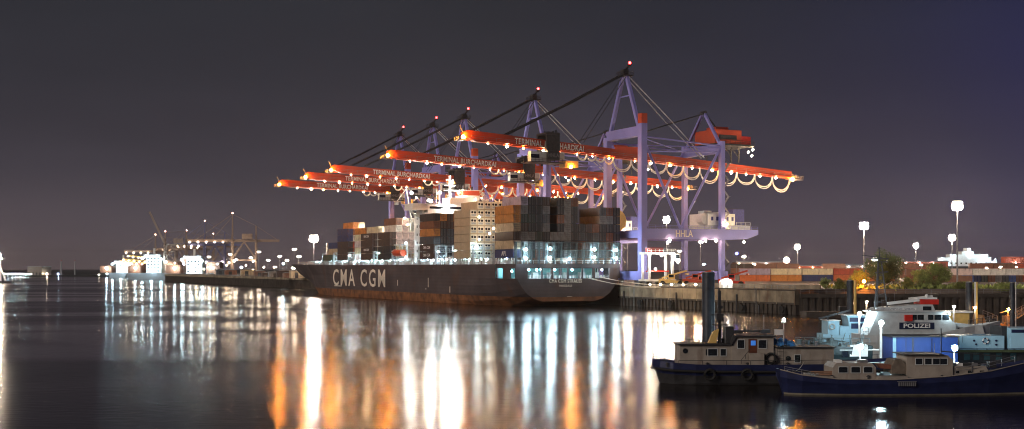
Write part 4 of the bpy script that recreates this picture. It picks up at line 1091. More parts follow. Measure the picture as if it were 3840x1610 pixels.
m.box((u1(2905)+.005, -1.7, 1.7), (u1(3135), 1.7, z1(1308)), 0)
m.box((u1(2812), -2.35, 1.7), (u1(2866), -1.91, z1(1326)), 0)
m.build('deckhouse', M['cream'], tug)
m = MB(); m.box((u1(2545), -2.0, z1(1297)+.003), (u1(2752), 2.0, z1(1297)+.14)); m.prism([(u1(2745), z1(1297)+.05), (u1(2765), z1(1266)+.004), (u1(2912), z1(1266)+.004), (u1(2912), z1(1266)+.16), (u1(2758), z1(1266)+.16)], -2.1, 2.1)
m.box((u1(2915), -1.9, z1(1308)+.003), (u1(3142), 1.9, z1(1308)+.12)); m.build('roof', M['dark'], tug)
m = MB()
for px, a, b_, zt, zb_, yy in ((2676, .45, .45, 1311, 1336, -1.75), (2716, .27, .27, 1311, 1336, -1.75), (2655, .12, .0, 1312, 1335, -1.75), (2782, .33, .33, 1277, 1307, -1.9), (2863, .4, .4, 1277, 1307, -1.9), (2997, .28, .28, 1334, 1360, -1.7)):
    win(m, u1(px)-a, u1(px)+b_, z1(zb_), z1(zt), yy)
for px, py, yy in ((2573, 1318, -1.76), (2962, 1347, -1.71)): m.tube([(u1(px), yy-.03, z1(py)), (u1(px), yy+.01, z1(py))], .26, 14)
build_each(m, 'window', M['glass'], tug)
m = MB(); win(m, u1(2810), u1(2842), z1(1325), z1(1273), -1.9); dr = m.build('door', M['brown'], tug)
m = MB(); win(m, u1(2819), u1(2837), z1(1297), z1(1279), -1.922); m.build('window', emit('blue_window_emit', (.08, .30, .95), .55), dr)  # blue pane drawn with an emissive colour
m = MB(); m.rail([(u1(2555), -1.95, z1(1295)+.1), (u1(2625), -1.95, z1(1295)+.1)], .45, .025, 1.0, mid=False); m.rail([(1.0, -1.4, 2.3), (.35, -.6, 2.4), (.1, 0, 2.4)], .55, .025, .35)
m.rail([(u1(2545), -2.3, 2.0), (u1(2905), -2.35, 2.0), (u1(3110), -2.3, 2.05)], .42, .025, 2.2, mid=False)
m.rail([(u1(2780), -2.3, z1(1366)), (u1(2812), -2.3, z1(1326))], .4, .02, .6, mid=False)
m.build('railing', M['dark'], tug)
m = MB(); x = u1(2714)
m.bar((x, 0, z1(1295)), (x, 0, z1(1092)), .30); m.bar((x, 0, 7.2), (x-.05, 0, 9.6), .12); m.box((x-.65, -.5, z1(1225)), (x+.85, .5, z1(1225)+.12)); m.box((x-.35, -.3, 6.2), (x+.4, .3, 7.0)); m.box((x-.2, -.25, 7.5), (x+.3, .25, 7.8))
m.bar((x-.9, 0, z1(1185)), (x+1.0, 0, z1(1185)), .1); m.bar((x+1.4, 0, z1(1295)), (x, 0, 7), .05); m.box((x+.5, -.8, z1(1297)+.15), (x+1.3, .8, z1(1228)))
for q in (0, .5, 1.0): m.bar((x-.5+q, -.45, 5.85), (x-.3+q, -.45, 6.5), .05)
m.build('mast', M['dark'], tug)
m = MB(); m.prism([(x-1.2, z1(1293)), (x-.4, z1(1293)), (x-.1, z1(1238)), (x-.7, z1(1250))], -.4, .2); m.build('yellow_winch_cover', M['yellow'], tug)
m = MB(); m.box((u1(2765), -.8, z1(1262)+.2), (u1(2800), .8, z1(1247)+.05)); m.bar((u1(2760), 0, z1(1246)), (u1(2905), 0, z1(1248)), .18); m.box((u1(2870), -.5, z1(1262)+.2), (u1(2905), .6, z1(1240)))
m.ball((u1(2812), 0, z1(1238)), .14); m.build('roof_gear', M['dark'], tug)
for px in (2660, 2800): tyre(tug, (u1(px), -2.65, 1.05), .5)
tyre(tug, (u1(2894), -2.0, z1(1346)), .48)
m = MB()
for k in range(5): m.bar((u1(2920), -1.95, 1.9+k*.35), (u1(2942), -1.95, 1.9+k*.35), .03)
for px in (2920, 2942): m.bar((u1(px), -1.95, 1.8), (u1(px), -1.95, z1(1305)), .035)
m.build('ladder', M['dark'], tug)
m = MB(); random.seed(4); n_ = 16
for i in range(n_):
    for j in range(4):
        pass
gx = [[(u1(2888)+i*.2, -1.5+j*.75, z1(1305)+ (.15+.75*abs(math.sin(i*.55+j))*(.4+.6*math.sin(math.pi*min(1, (i+1)/n_)))) * (1 if 0 < j < 4 else .3)) for j in range(5)] for i in range(n_)]
vs = [p for r_ in gx for p in r_]; m.add(vs, [(i*5+j, (i+1)*5+j, (i+1)*5+j+1, i*5+j+1) for i in range(n_-1) for j in range(4)])
tag(m.build('tarpaulin', M['tarp'], None, tug.location), 'crumpled blue tarpaulin lying on the deckhouse roof of the cream work boat', 'tarpaulin')
v = thing('lamp_post', 'thin white lamp post with a small white box, on the cream work boat', 'lamp post', (PX(2943, 117), 117.5, z1(1305)))
m = MB(); m.bar((0, 0, 0), (0, 0, 2.4), .09); m.box((-.9, -.1, 1.2), (-.06, .1, 1.75)); m.box((-.2, -.2, 2.4), (.2, .2, 2.55)); m.build('post', M['white'], v)
lamps([(0, -.1, 2.75)], .13, L_COOLN, 'lamp', v)
# --- front boat with dark blue hull
Y2, s2 = 108.4, 41.4
def u2(px): return (px-2936)/s2
def z2(py): return CH - (py-1005)/s2
bt = thing('cabin_boat', 'low dark blue cabin boat lying in front of all others, bow to the right', 'boat', (PX(2936, 106.4), Y2, 0), R(0))
m = MB()
boat_hull(m, [(0, .9, .35, 2.25, .7), (.5, 1.5, .8, 2.15, .4), (1.8, 1.95, 1.3, 1.85, .1), (5, 2.15, 1.8, 1.5, 0), (10, 2.2, 1.9, 1.45, 0), (15, 2.1, 1.7, 1.75, 0), (19, 1.7, 1.2, 2.2, -.2), (23, .9, .4, 3.0, -1.0), (25.4, .05, .02, 3.5, -2.0)], (0, 1), 2)
m.build('hull', [M['navy'], mat('waterline_stripe', (.22, .20, .15), .6), M['steel']], bt)
m = MB(); m.tube([(0, -.95, 2.28), (.5, -1.55, 2.18), (1.8, -2.0, 1.88), (5, -2.2, 1.53), (10, -2.25, 1.48), (15, -2.15, 1.78), (19, -1.75, 2.23), (23, -.95, 3.03), (25.4, 0, 3.52)], .05, 5); m.build('gunwale_strip', M['cream'], bt)
def cabin(x0, x1, z0, zt, hw, name='cabin', mt='cream', rl=.35, rr=.35):
    m = MB(); m.prism([(x0, z0), (x1, z0), (x1, zt-.4), (x1-rr, zt), (x0+rl, zt), (x0, zt-.4)], -hw, hw); return m.build(name, M[mt], bt)
cabin(u2(3128), u2(3292), 1.2, z2(1365), 1.5, 'aft_cabin'); cabin(u2(3408), u2(3582), 1.2, z2(1335), 1.5, 'wheelhouse', rl=.1, rr=.5); cabin(u2(3583), u2(3718), 1.4, z2(1377), 1.3, 'fore_cabin', rl=.05, rr=.2)
m = MB(); m.box((u2(3050), -1.85, 1.4), (u2(3128)-.02, 1.85, 1.75)); m.box((u2(3292)+.02, -1.9, 1.3), (u2(3408)-.02, 1.9, z2(1413))); m.build('deck', M['cream'], bt)
m = MB(); m.box((u2(3395), -1.75, z2(1335)+.003), (u2(3545), 1.75, z2(1335)+.1)); m.build('wheelhouse_roof', M['dark'], bt)
m = MB()
for px in (3168, 3215, 3262): m.prism([(u2(px)-.4, z2(1400)), (u2(px)+.4, z2(1400)), (u2(px)+.4, z2(1383)), (u2(px)+.28, z2(1379)), (u2(px)-.28, z2(1379)), (u2(px)-.4, z2(1383))], -1.53, -1.502)
for px in (3455, 3490, 3520, 3548): win(m, u2(px)-.33, u2(px)+.28, z2(1369), z2(1347), -1.5)
for px in (3600, 3650, 3695): win(m, u2(px)-.2, u2(px)+.2, z2(1403), z2(1393), -1.3)
build_each(m, 'window', M['glass'], bt)
m = MB()
for k in range(9): m.box((u2(3367)+k*.18, -2.33, z2(1448)), (u2(3367)+k*.18+.11, -2.18, z2(1434)))
m.box((u2(3362), -2.3, z2(1432)), (u2(3434), -2.15, z2(1430))); m.build('nameplate', M['steel'], bt)
m = MB(); m.rail([(u2(3590), -1.6, 1.9), (u2(3720), -1.2, 2.3), (u2(3835), -.4, 2.9)], .6, .025, 1.4); m.rail([(.3, -1.3, 2.2), (2.5, -1.9, 1.8)], .4, .02, .7)
build_each(m, 'railing', M['steel'], bt)
m = MB(); m.bar((u2(3560), 0, z2(1335)), (u2(3560), 0, 6.0), .08); m.bar((u2(3560), 0, 3.9), (u2(3800), 0, 3.4), .10); m.box((u2(3740), -.4, 2.4), (u2(3765), .4, 2.95)); m.tube([(u2(3620), -.6, 2.75), (u2(3700), -.6, 2.75)], .16, 8); m.build('mast_and_spar', M['dark'], bt)
m = MB(); m.prism([(0, .5), (.3, .1), (1.8, .0), (2.4, .25), (2.3, .62), (1.2, .42), (.4, .55)], -.5, .5)
dg = m.build('dinghy', mat('dinghy_brown', (.20, .085, .055), .6), None, (bt.location.x+u2(3303), Y2-.6, z2(1390))); tag(dg, 'small brown dinghy carried on deck of the front boat between its cabins', 'dinghy')
m = MB(); m.prism([(0, 0), (1.4, 0), (1.3, .8), (.9, 1.3), (.3, 1.25), (.05, .7)], -1.2, 1.2)
tag(m.build('canvas_cover', mat('olive_canvas', (.16, .13, .10), .8, var=.3, bump=.05), None, (bt.location.x+u2(3398)-1.1, Y2-.2, z2(1405))), 'dull olive canvas hood just aft of the front boat wheelhouse', 'canvas')
m = MB(); random.seed(9)
pts = [(.5*math.cos(k*.7)*(1+.1*k%3), .3*math.sin(k*.7), .05*k*.3) for k in range(26)]; m.tube(pts, .06, 5)
tag(m.build('rope_coil', mat('brown_rope', (.30, .17, .11), .9), None, (bt.location.x+u2(3112), Y2-1.0, 1.76)), 'brown coil of rope on the stern deck of the front boat', 'rope')
# --- piles
def pile(px0, px1, py, Y, label, extra=None, m_=None):
    r = (px1-px0)/2*Y/F; z = PZ(py, Y)
    v = thing('mooring_pile', label, 'pile', (PX((px0+px1)/2, Y), Y, 0), 0, 'steel mooring piles')
    MB().tube([(0, 0, -2), (0, 0, z)], r, 20).build('shaft', m_ or mat('pile_steel', (.035, .042, .055), .4, var=.5, scale=.8, rust=.4), v)
    MB().tube([(0, 0, z+.002), (0, 0, z+.12)], r*.9, 20).build('cap', M['steel'], v)
    if extra:
        for dx, rr, mm_ in extra: MB().tube([(dx, -r-.1, -1), (dx, -r-.1, z+.1)], rr, 10).build('guide_tube', M[mm_], v)
pile(2632, 2680, 1024, 130, 'tall thick dark pile rising behind the mast of the cream work boat')
pile(3176, 3200, 1054, 165, 'dark pile with a yellow lit tube, left of the police boat', [(.55, .2, 'yellow')])  # orange lamplight on the tube is put in as yellow paint
pile(3622, 3646, 1060, 160, 'dark pile with a white and a yellow tube, right of the police boat', [(.62, .1, 'white'), (.86, .14, 'yellow')])
pile(3787, 3804, 1062, 158, 'slim dark pile at the far right beside the gangway', [(.33, .05, 'white')])
# --- pontoon with the blue cabin
v = thing('floating_pontoon', 'low grey floating pontoon under the blue cabin', 'pontoon', (PX(3230, 128), 127.5, 0), 0)
m = MB(); m.box((0, 0, -.4), (26, 5, .85)); m.build('deck', M['steel'], v); m = MB(); m.box((-.1, -.12, .3), (26, -.005, .6)); m.build('rubbing_strake', M['rubber'], v)
m = MB(); m.rail([(0, 4.8, .85), (26, 4.8, .85)], 1.0, .03, 1.5); m.build('railing', M['steel'], v)
sb = 34.4; zb = lambda py: CH-(py-1005)/sb
v = thing('blue_cabin', 'bright blue flat walled cabin on the pontoon below the police boat', 'cabin', (PX(3348, 128), 128.0, .86), 0)
Wc = (3592-3348)/sb; H_ = zb(1266)-.86
m = MB(); m.box((0, 0, 0), (Wc, 3.6, H_)); m.build('wall', M['bluew'], v)
m = MB(); m.box((-.15, -.15, H_+.003), (Wc+.15, 3.75, H_+.14)); m.build('roof', M['dark'], v)
m = MB(); m.box((0, -.05, 0), (.35, -.003, H_-.02)); m.build('corner_strip', M['lblue'], v)
m = MB(); m.box((2.1, -.06, 0), (2.25, -.004, H_-.1)); m.box((4.2, -.06, 0), (4.3, -.004, H_-.1)); m.build('seam', M['navy'], v)
# --- pale blue launch at right
v = thing('accommodation_barge', 'pale blue barge with a lifebuoy on its side at the right edge', 'barge', (PX(3596, 131), 131, 0), 0)
sc = F/131; zc = lambda py: CH-(py-1005)/sc
m = MB(); m.box((0, 0, zc(1312)), ((3766-3596)/sc, 4, zc(1260)), 0); m.box(((3786-3596)/sc, -.2, zc(1312)), ((3900-3596)/sc, 4, zc(1232)), 0); m.box(((3766-3596)/sc+.02, .7, zc(1345)), ((3786-3596)/sc-.02, 4, zc(1225)), 1)
m.build('upper_deck_wall', [M['lblue'], M['dark']], v)
m = MB(); m.box((-.2, -.3, zc(1321)), ((3900-3596)/sc, 4.1, zc(1312)-.003)); m.build('deck_edge', M['olive'], v)
m = MB(); m.box((0, .8, .2), ((3900-3596)/sc, 4, zc(1321)-.003)); m.build('lower_wall', M['dark'], v)
m = MB(); m.box((-.3, -.6, -.5), ((3900-3596)/sc, 4.5, .9)); m.build('hull', M['navy'], v)
m = MB()
for i, px in enumerate((3625, 3660, 3700, 3745, 3800)): m.box(((px-3596)/sc, .74, zc(1352)), ((px+22-3596)/sc, .795, zc(1326)))
build_each(m, 'window', mat('teal_cabin_glass', (.05, .10, .11), .1), v)  # dark teal panes
m = MB(); m.rail([(0, -.2, zc(1312)), ((3900-3596)/sc, -.3, zc(1312))], .15, .02, 3)
m.box((.4, -.05, zc(1285)), (.43, -.002, zc(1262)))
for px, py in ((3652, 1278), (3735, 1278), (3660, 1292), (3735, 1293)): m.tube([((px-3596)/sc, -.1, zc(py)), ((px-3596)/sc, -.003, zc(py))], .12, 8)
m.box(((3790-3596)/sc, -.26, zc(1248)), ((3840-3596)/sc, -.203, zc(1236))); m.build('fittings', M['navy'], v)
pts = [(.30*math.cos(2*math.pi*k/20), 0, .30*math.sin(2*math.pi*k/20)) for k in range(21)]
lb_ = MB().tube(pts, .09, 6, cap=False)
for k in range(len(lb_.f)): lb_.m[k] = 1 if (k // 6) % 5 < 2 else 0
tag(lb_.build('lifebuoy', [M['white'], M['navy']], None, (PX(3697, 130.8), 130.85, zc(1279))), 'white ring lifebuoy with dark bands hung on the pale blue barge', 'lifebuoy')
# --- police boat
Y3, s3 = 146.0, 30.1
def u3(px): return (px-3228)/s3
def z3(py): return CH - (py-1005)/s3
pb_ = thing('police_boat', 'long pale grey police boat with a dark sign and red roof band', 'police boat', (PX(3228, Y3), Y3+2.2, 0), 0)
m = MB(); boat_hull(m, [(0, 1.9, 1.5, 3.3, .3), (2, 2.3, 1.9, 3.2, 0), (9, 2.4, 2.0, 3.3, 0), (13, 2.1, 1.6, 4.2, 0), (16, 1.2, .8, 4.5, -.5), (18.2, .08, .03, 4.9, -1.5)], (0, 1), 2)
m.build('hull', [M['greyw'], M['navy'], M['steel']], pb_)
m = MB(); m.prism([(u3(3257), 3.0), (u3(3588), 3.0), (u3(3588), z3(1212)), (u3(3576), z3(1208)), (u3(3545), z3(1172)), (u3(3292), z3(1172))], -2.0, 2.0)
m.prism([(u3(3560), 3.0), (u3(3700), 3.1), (u3(3690), z3(1222)), (u3(3590)+.01, z3(1212))], -1.7, 1.7); m.build('wheelhouse', M['greyw'], pb_)
m = MB(); m.box((u3(3275), -2.15, z3(1172)+.003), (u3(3560), 2.15, z3(1172)+.14)); m.prism([(u3(3280), z3(1167)), (u3(3515), z3(1167)), (u3(3505), z3(1143)), (u3(3455), z3(1143)), (u3(3300), z3(1156))], -1.5, 1.5); m.build('upper_cabin', M['greyw'], pb_)
m = MB(); m.box((u3(3462), -1.3, z3(1143)+.01), (u3(3530), 1.3, z3(1124))); m.build('red_band', M['red'], pb_)
m = MB(); m.box((u3(3450), -1.2, z3(1123)), (u3(3525), 1.2, z3(1117))); m.bar((u3(3340), -.8, z3(1140)), (u3(3460), -.8, z3(1126)), .5, .35); m.bar((u3(3430), 0, z3(1122)), (u3(3520), 0, z3(1113)), .25); m.ball((u3(3495), -.3, z3(1112)), .25)
m.build('roof_gear', M['white'], pb_)
m = MB()
for a, b_ in ((3424, 3440), (3442, 3466), (3482, 3502), (3506, 3532), (3536, 3560)): win(m, u3(a), u3(b_), z3(1200), z3(1181), -2.0)
win(m, u3(3468), u3(3500), z3(1165), z3(1150), -1.5); win(m, u3(3597), u3(3640), z3(1245), z3(1229), -1.7)
build_each(m, 'window', M['glass'], pb_)
m = MB(); win(m, u3(3613), u3(3630), z3(1243), z3(1231), -1.73); m.build('lit_window', emit('cabin_light', (.95, .95, .9), 1.6), pb_)
m = MB(); m.box((u3(3374), -2.06, z3(1235)), (u3(3505), -2.003, z3(1210))); sg_ = m.build('sign', mat('sign_navy', (.012, .018, .05), .4), pb_)
text('POLIZEI', .74, M['white'], 'lettering', sg_, ((u3(3374)+u3(3505))/2, -2.075, z3(1223)), (R(90), 0, 0), .01, bold=.018, width=3.3)
m = MB(); m.box((u3(3288), -1.56, z3(1165)), (u3(3443), -1.503, z3(1155))); m.build('name_board', M['white'], pb_)
text('WASSERSCHUTZPOLIZEI  HAMBURG', .26, M['navy'], 'lettering', pb_, ((u3(3288)+u3(3443))/2, -1.575, z3(1160)), (R(90), 0, 0), .005, width=4.7)
m = MB(); m.box((u3(3393), -2.3, z3(1205)), (u3(3421), -2.005, z3(1181))); m.build('red_box', M['red'], pb_)
m = MB(); m.rail([(u3(3640), -1.4, 4.25), (u3(3700), -.8, 4.5), (u3(3765), 0, 4.85)], .8, .025, .8); m.rail([(.3, -2.1, 3.25), (u3(3257), -2.1, 3.2)], .9, .025, .8)
m.box((u3(3590), -1.73, z3(1256)), (u3(3700), -1.71, z3(1253))); m.build('railing', M['steel'], pb_)
m = MB(); m.tube([(u3(3530), -1.2, z3(1225)), (u3(3530), -1.75, z3(1225))], .3, 12); m.build('vent', M['cream'], pb_)
# radar mast of the boat
m = MB(); x = u3(3318)
for dx, dy in ((-.8, -.7), (.8, -.7), (0, .9)): m.bar((x+dx, dy, z3(1160)), (x+dx*.25, dy*.3, 12.4), .13)
for k in range(6):
    z = 7.2+k*.85; w_ = .75-.09*k; m.bar((x-w_, -w_*.7, z), (x+w_, -w_*.7, z+.4), .07); m.bar((x-w_, -w_*.7, z), (x+w_, -w_*.7, z), .07)
m.box((x-.75, -.6, 12.3), (x+.9, .6, 12.42)); m.bar((x-2.2, 0, 13.2), (x+.3, 0, 12.9), .10); m.bar((x, 0, 12.4), (x, 0, 14.1), .10); m.bar((x-1.0, 0, 12.75), (x+1.2, 0, 12.75), .16); m.bar((x+.9, 0, 12.4), (x+.9, 0, 13.4), .05); m.bar((x-.5, 0, 11), (x+1.1, 0, 11.1), .16)
m.ball((x, 0, 14.1), .14); m.build('radar_mast', mat('mast_grey', (.10, .11, .12), .5), pb_)
lamps([(u3(3262), -2.4, z3(1175)), (u3(3560), -2.3, z3(1178))], .12, L_COOLN, 'deck_lamp', pb_)  # small lamps added to brighten the wheelhouse side
# --- blue white boat behind at left
Y4 = 152.0; s4 = F/Y4
def u4(px): return (px-3090)/s4
def z4(py): return CH - (py-1005)/s4
v = thing('patrol_launch', 'small blue and white launch lying behind, left of the police boat', 'boat', (PX(3090, Y4), Y4+2, 0), 0)
m = MB(); boat_hull(m, [(0, 1.6, 1.2, 3.0, .3), (2.5, 1.9, 1.5, 2.9, 0), (5.5, 1.6, 1.3, 3.2, 0), (7, .2, .05, 3.6, -.6)], (0, 1), 2); m.build('hull', [M['lblue'], M['navy'], M['steel']], v)
m = MB(); m.box((u4(3108), -1.5, 2.8), (u4(3152), 1.5, z4(1205)), 0); m.box((u4(3155), -1.4, 2.8), (u4(3190), 1.4, z4(1225)), 0); m.prism([(u4(3190), 2.8), (u4(3256), 2.8), (u4(3256), z4(1185)), (u4(3180), z4(1185)), (u4(3186), z4(1205))], -1.5, 1.5, 0); m.build('cabin', M['lblue'], v)
m = MB(); win(m, u4(3190), u4(3252), z4(1208), z4(1192), -1.5); win(m, u4(3196), u4(3252), z4(1234), z4(1214), -1.5); build_each(m, 'window', M['navy'], v)
m = MB(); m.box((u4(3170), -1.7, z4(1185)+.003), (u4(3262), 1.7, z4(1185)+.12)); m.box((u4(3104), -1.6, z4(1205)+.003), (u4(3156), 1.6, z4(1205)+.1)); m.build('roof', M['white'], v)
pts = [(.34*math.cos(2*math.pi*k/18), 0, .34*math.sin(2*math.pi*k/18)) for k in range(19)]; MB().tube(pts, .09, 6, cap=False).build('ring', M['greyw'], v, (u4(3124), -1.6, z4(1226)))
m = MB(); m.bar((u4(3085), 0, z4(1198)), (u4(3205), 0, z4(1166)), .3, .25); m.bar((u4(3120), 0, z4(1205)), (u4(3120), 0, z4(1185)), .2); m.build('lowered_mast', M['dark'], v)
# --- dark cluttered workboat in the middle
Y5 = 126.0; s5 = F/Y5
def u5(px): return (px-2985)/s5
def z5(py): return CH - (py-1005)/s5
v = thing('utility_boat', 'dark cluttered low boat squeezed between the cream work boat and the launch', 'boat', (PX(2985, Y5), Y5+2, 0), 0)
m = MB(); boat_hull(m, [(0, 1.2, .8, 3.3, .4), (2, 1.8, 1.4, 3.2, 0), (6, 1.9, 1.6, 3.1, 0), (8.4, 1.5, 1.2, 3.2, 0)], (0, 0), 1); m.build('hull', [mat('black_green_paint', (.02, .035, .04), .4), M['steel']], v)
m = MB(); random.seed(12)
for k in range(26):
    x = random.uniform(.2, 8.0); h_ = random.uniform(.2, 1.0); w_ = random.uniform(.15, .8)
    m.box((x, -1.5+random.random()*2, 3.0), (x+w_, -1.3+random.random()*2, 3.0+h_))
for k in range(9):
    x = random.uniform(.2, 8); m.bar((x, -1.2, 3.1), (x+random.uniform(-.6, .6), -1, 3.9+random.random()*.7), .06)
m.rail([(0, -1.6, 3.2), (8, -1.8, 3.1)], .9, .025, .9); m.tube([(1, -1.0, 3.7), (3.4, -.6, 3.9), (6, -1.0, 3.5)], .07, 5); m.build('deck_gear', mat('deck_gear_grey', (.10, .14, .15), .5, var=.5, scale=2), v)
m = MB(); m.box((u5(3188), -1.9, z5(1338)), (u5(3256), -.4, z5(1296)), 0); m.box((u5(3150), -2.0, z5(1315)), (u5(3300), -.2, z5(1312)), 0); m.box((u5(3158), -1.95, z5(1340)), (u5(3182), -.5, z5(1318)), 1)
m.build('small_cabin', [M['white'], M['glass']], v)
# --- orange barge, gangway and landing at the right
Y6 = 168.0; s6 = F/Y6
v = thing('steel_barge', 'small open barge glowing orange under a sodium lamp, right of the police boat', 'barge', (PX(3685, Y6), Y6, 0), 0)
m = MB(); Lb = (3795-3685)/s6; zt = CH-(1182-1005)/s6
m.prism([(0, zt), (.2, zt), (.5, 3.6), (Lb, 3.6), (Lb, zt-.2), (Lb+.2, zt-.2), (Lb+.2, -.4), (.8, -.4), (.1, 2)], 0, 3.5); m.build('hull', mat('barge_ochre', (.34, .20, .10), .7, var=.3), v)
m = MB(); m.rail([(0, -.1, zt), (Lb*.5, -.1, 4)], .7, .03, .7); m.build('railing', M['steel'], v)
v = thing('lamp_post', 'sodium lamp post on the orange barge beside the slim pile', 'lamp post', (PX(3775, Y6), Y6-.4, 3.0), 0)
m = MB(); zz = CH-(1160-1005)/s6-3; m.bar((0, 0, 0), (0, 0, zz), .14); m.bar((0, 0, zz-.2), (-1.2, 0, zz-.5), .1); m.build('post', M['cream'], v)
lamps([(0, -.25, zz)], .2, L_SOD, 'lamp', v, 6)
v = thing('gangway', 'sloping steel gangway with railings at the right edge above the barge', 'gangway', (PX(3770, 170), 170, 0), 0)
A, B = Vector((0, 0, CH-(1215-1005)*170/F)), Vector((6.5, 0, CH-(1120-1005)*170/F))
m = MB(); m.bar(A, B, 1.3, .12); m.rail([A+Vector((0, -.6, 0)), B+Vector((0, -.6, 0))], 1.05, .03, .35); m.rail([A+Vector((0, .6, 0)), B+Vector((0, .6, 0))], 1.05, .03, .7); m.build('ramp', M['steel'], v)
v = thing('landing_stage', 'low concrete landing in the water in front of the dark harbour wall', 'landing stage', (PX(3025, 272), 272, 0), 0)
m = MB(); m.box((0, 0, -1), (15, 6, 1.4)); m.build('slab', M['sheet'], v); m = MB(); m.box((8, 1, 1.41), (10.5, 3, 2.6)); m.build('crate', M['dark'], v)
# --- lamp posts among the boats
def post(px, py_top, py_base, Y, r, m_, label, w_=.10, cat='lamp post'):
    z0, zt_ = PZ(py_base, Y), PZ(py_top, Y); v = thing('lamp_post', label, cat, (PX(px, Y), Y, z0), 0, 'lamp posts among the boats')
    m = MB(); m.bar((0, 0, 0), (0, 0, zt_-z0), w_); m.box((-.25, -.25, zt_-z0), (.25, .1, zt_-z0+.07)); m.build('post', M['white'], v)
    lamps([(0, -.18, zt_-z0-r*.6)], r, m_, 'lamp', v, 8)
post(3303, 1205, 1415, 126.8, .27, L_COOLN, 'white lamp post with a huge cool glare, in front of the police boat', .22)
post(3222, 1172, 1250, 149.5, .26, L_COOLN, 'glaring lamp post on the launch left of the police boat', .2)
post(3225, 1294, 1400, 122.6, .27, L_COOLN, 'short glaring lamp post over the three windowed cabin of the front boat', .14)
post(3578, 1298, 1400, 121, .32, L_COOLN, 'lamp post with the widest glare, lighting the blue cabin wall', .14)
post(3576, 1148, 1215, 152, .16, L_WHITE, 'lamp post behind the police boat wheelhouse, by the cream hut', .14)
post(3249, 1130, 1200, 170, .16, L_WARM, 'slim cream lamp post between the yellow tube pile and the police boat', .18)
post(3655, 1152, 1220, 158, .16, L_WARM, 'small warm lamp on the white tube of the right hand pile', .1)
v = thing('harbour_hut', 'small cream hut glowing behind the police boat bow', 'hut', (PX(3562, 156), 156, 0), 0)
m = MB(); m.box((0, 0, -.5), (2.6, 2, 5.6)); m.build('wall', M['yellow'], v); m = MB(); m.box((-.5, -.3, 5.61), (3.0, 2.2, 5.85)); m.build('roof', M['white'], v)

# more of the distant background
random.seed(31)
shx = [(2760, 200, 9), (2985, 150, 6.5), (3120, 190, 7), (3290, 120, 8), (3385, 170, 9.5), (3700, 150, 8)]
for i, (px, w_, h_) in enumerate(shx):
    Y = 780; ww = w_*Y/F
    v = thing('storage_shed', ['first', 'second', 'third', 'fourth', 'fifth', 'sixth'][i] + ' long reddish shed from the left behind the yard containers', 'shed', (PX(px, Y), Y, ZQ), 0, 'long sheds behind the yard')
    m = MB(); m.box((0, 0, 0), (ww, 14, h_)); m.build('wall', hue(['rust brown', 'red', 'brown'][i % 3]), v)
    m = MB(); m.prism([(-.5, h_+.01), (ww+.5, h_+.01), (ww+.2, h_+.6), (.2, h_+.6)], -.6, 14.6); m.build('roof', M['steel'], v)
    m = MB()
    for k in range(max(1, int(ww/7))): m.box((2+k*7, -.1, 0), (5+k*7, -.01, 3.6))
    build_each(m, 'door', M['dark'], v)
    lamps([(2+k*9, -.8, h_-.8) for k in range(max(1, int(ww/9)))], .25, L_FAR if i % 2 else L_COOL, 'wall_lamp', v)
xs_ = sorted([655, 668, 690, 712, 735, 748, 765, 800, 815, 838, 850, 905, 922, 948, 962, 990, 1020, 1062, 1088, 1112])
for i, px in enumerate(xs_):
    Y = 1120 - (px-650)*.95
    mast(px, random.uniform(985, 1028), Y, 1, .01, random.uniform(.4, .75), [L_FAR, L_WARM, L_COOL][i % 3], base=ZQ, r0=.12,
         label=f"{['creamy', 'orange', 'cool'][i % 3]} low work lamp on the far quay, {ORDN(i)} of the low ones from the left", group='low work lamps on the far quay')
far_ship(405, 475, 1330, 6, 17, 'faint farthest ship at the far left with orange cargo and pale house', 455, M['steel'])
far_crane(700, 1260, 34, 26, PZ(935, 1260), PZ(868, 1260), 'thin distant crane between the raised boom and the blue distant crane')
far_crane(800, 1320, 40, 26, PZ(925, 1320), PZ(880, 1320), 'small distant crane low behind the tallest distant one')
# ================================================================== BOAT DETAILS
def aerial(parent, x, y, z, h): return MB().bar((x, y, z), (x, y, z+h), .04).build('aerial', M['steel'], parent)
for x, h in ((u1(2780), 1.6), (u1(2888), 1.9), (u1(3100), .9)): aerial(tug, x, .4, z1(1262)+.1 if x < u1(2900) else z1(1305), h)
for x, h in ((u2(3430), 1.4), (u2(3540), 1.0)): aerial(bt, x, .3, z2(1335), h)
for x, h in ((u3(3380), 1.5), (u3(3520), 1.8)): aerial(pb_, x, .5, z3(1143), h)
def wframe(parent, x0, x1_, z0, z1_, y, mm_):
    m = MB(); e = .06
    m.box((x0-e, y-.05, z0-e), (x1_+e, y-.021, z0)); m.box((x0-e, y-.05, z1_), (x1_+e, y-.021, z1_+e)); m.box((x0-e, y-.05, z0), (x0, y-.021, z1_)); m.box((x1_, y-.05, z0), (x1_+e, y-.021, z1_))
    return m.build('window_frame', mm_, parent)
for px, a, b_, zt, zb_, yy in ((2676, .45, .45, 1311, 1336, -1.75), (2716, .27, .27, 1311, 1336, -1.75), (2782, .33, .33, 1277, 1307, -1.9), (2863, .4, .4, 1277, 1307, -1.9), (2997, .28, .28, 1334, 1360, -1.7)):
    wframe(tug, u1(px)-a, u1(px)+b_, z1(zb_), z1(zt), yy, M['greyw'])
for px in (3168, 3215, 3262): wframe(bt, u2(px)-.4, u2(px)+.4, z2(1400), z2(1379), -1.5, M['greyw'])
for px in (3455, 3490, 3520, 3548): wframe(bt, u2(px)-.33, u2(px)+.28, z2(1369), z2(1347), -1.5, M['greyw'])
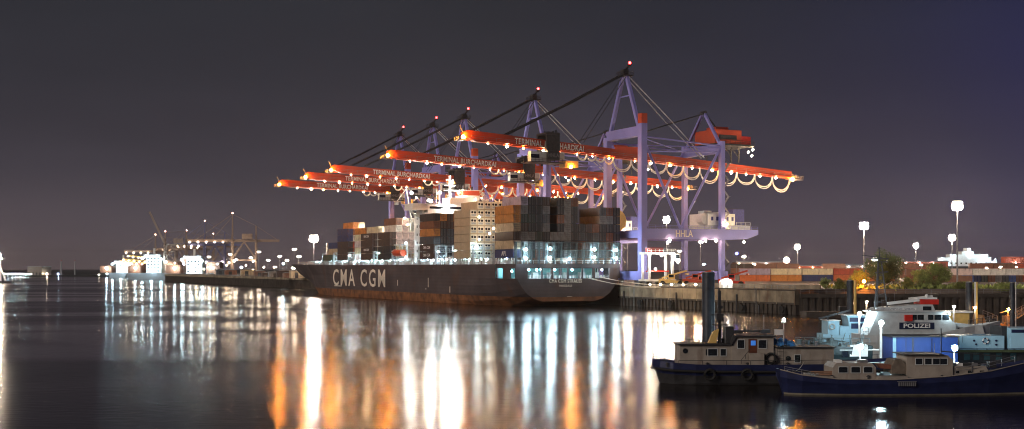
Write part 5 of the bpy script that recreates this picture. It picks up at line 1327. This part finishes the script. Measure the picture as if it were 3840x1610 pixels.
# bollards, vents and ropes
random.seed(14)
for parent, L_, yy, zz in ((tug, 24, -1.9, 1.75), (bt, 20, -1.6, 1.4)):
    for k in range(6):
        x = 1.2 + k*L_/6; m = MB(); m.tube([(x, yy, zz), (x, yy, zz+.45)], .09, 8); m.bar((x-.18, yy, zz+.33), (x+.18, yy, zz+.33), .06); m.build('bollard', M['dark'], parent)
for k, px in enumerate((2600, 2690, 2730, 2960, 3040, 3090)):
    x = u1(px); z = z1(1295) if px < 2750 else z1(1306); m = MB(); m.tube([(x, .4, z), (x, .4, z+.35)], .12, 8); m.ball((x, .4, z+.42), .2, sz=.6); m.build('roof_vent', M['steel'], tug)
for k, (px, w_) in enumerate(((3600, .7), (3665, .5), (3330, .6), (3150, .5), (3240, .7))):
    x = u2(px); z = z2(1377) if px > 3500 else (z2(1365) if px in (3150, 3240) else 1.75); m = MB(); m.box((x, -.9, z), (x+w_, .2, z+.25)); m.build('deck_box', [M['white'], M['steel'], M['lblue']][k % 3], bt)
for i, (A, B, lab) in enumerate(((Vector((PX(2545, 117), 116.6, 2.3)), Vector((PX(2655, 130), 129.4, 2.4)), 'slack mooring rope from the cream work boat stern to the tall dark pile'), (Vector((PX(2950, 107.5), 107.4, 2.2)), Vector((PX(3010, 117), 116.3, 2.3)), 'short rope tying the front boat to the cream work boat'))):
    pts = [A.lerp(B, k/10) - Vector((0, 0, 4*(k/10)*(1-k/10)*.5)) for k in range(11)]
    tag(MB().tube(pts, .035, 5).build('mooring_rope', M['rope']), lab, 'rope')

# ================================================================== HAZE
hz = bpy.data.materials.new('harbour_haze'); hz.use_nodes = True
t = hz.node_tree; t.nodes.clear(); o = t.nodes.new('ShaderNodeOutputMaterial'); pv = t.nodes.new('ShaderNodeVolumePrincipled')
pv.inputs['Color'].default_value = (.95, .9, .88, 1); pv.inputs['Density'].default_value = .00005; pv.inputs['Anisotropy'].default_value = .6
t.links.new(pv.outputs[0], o.inputs['Volume'])
o = MB().box((-4100, -400, -4), (4100, 7100, 100)).build('haze', hz); o['kind'] = 'stuff'
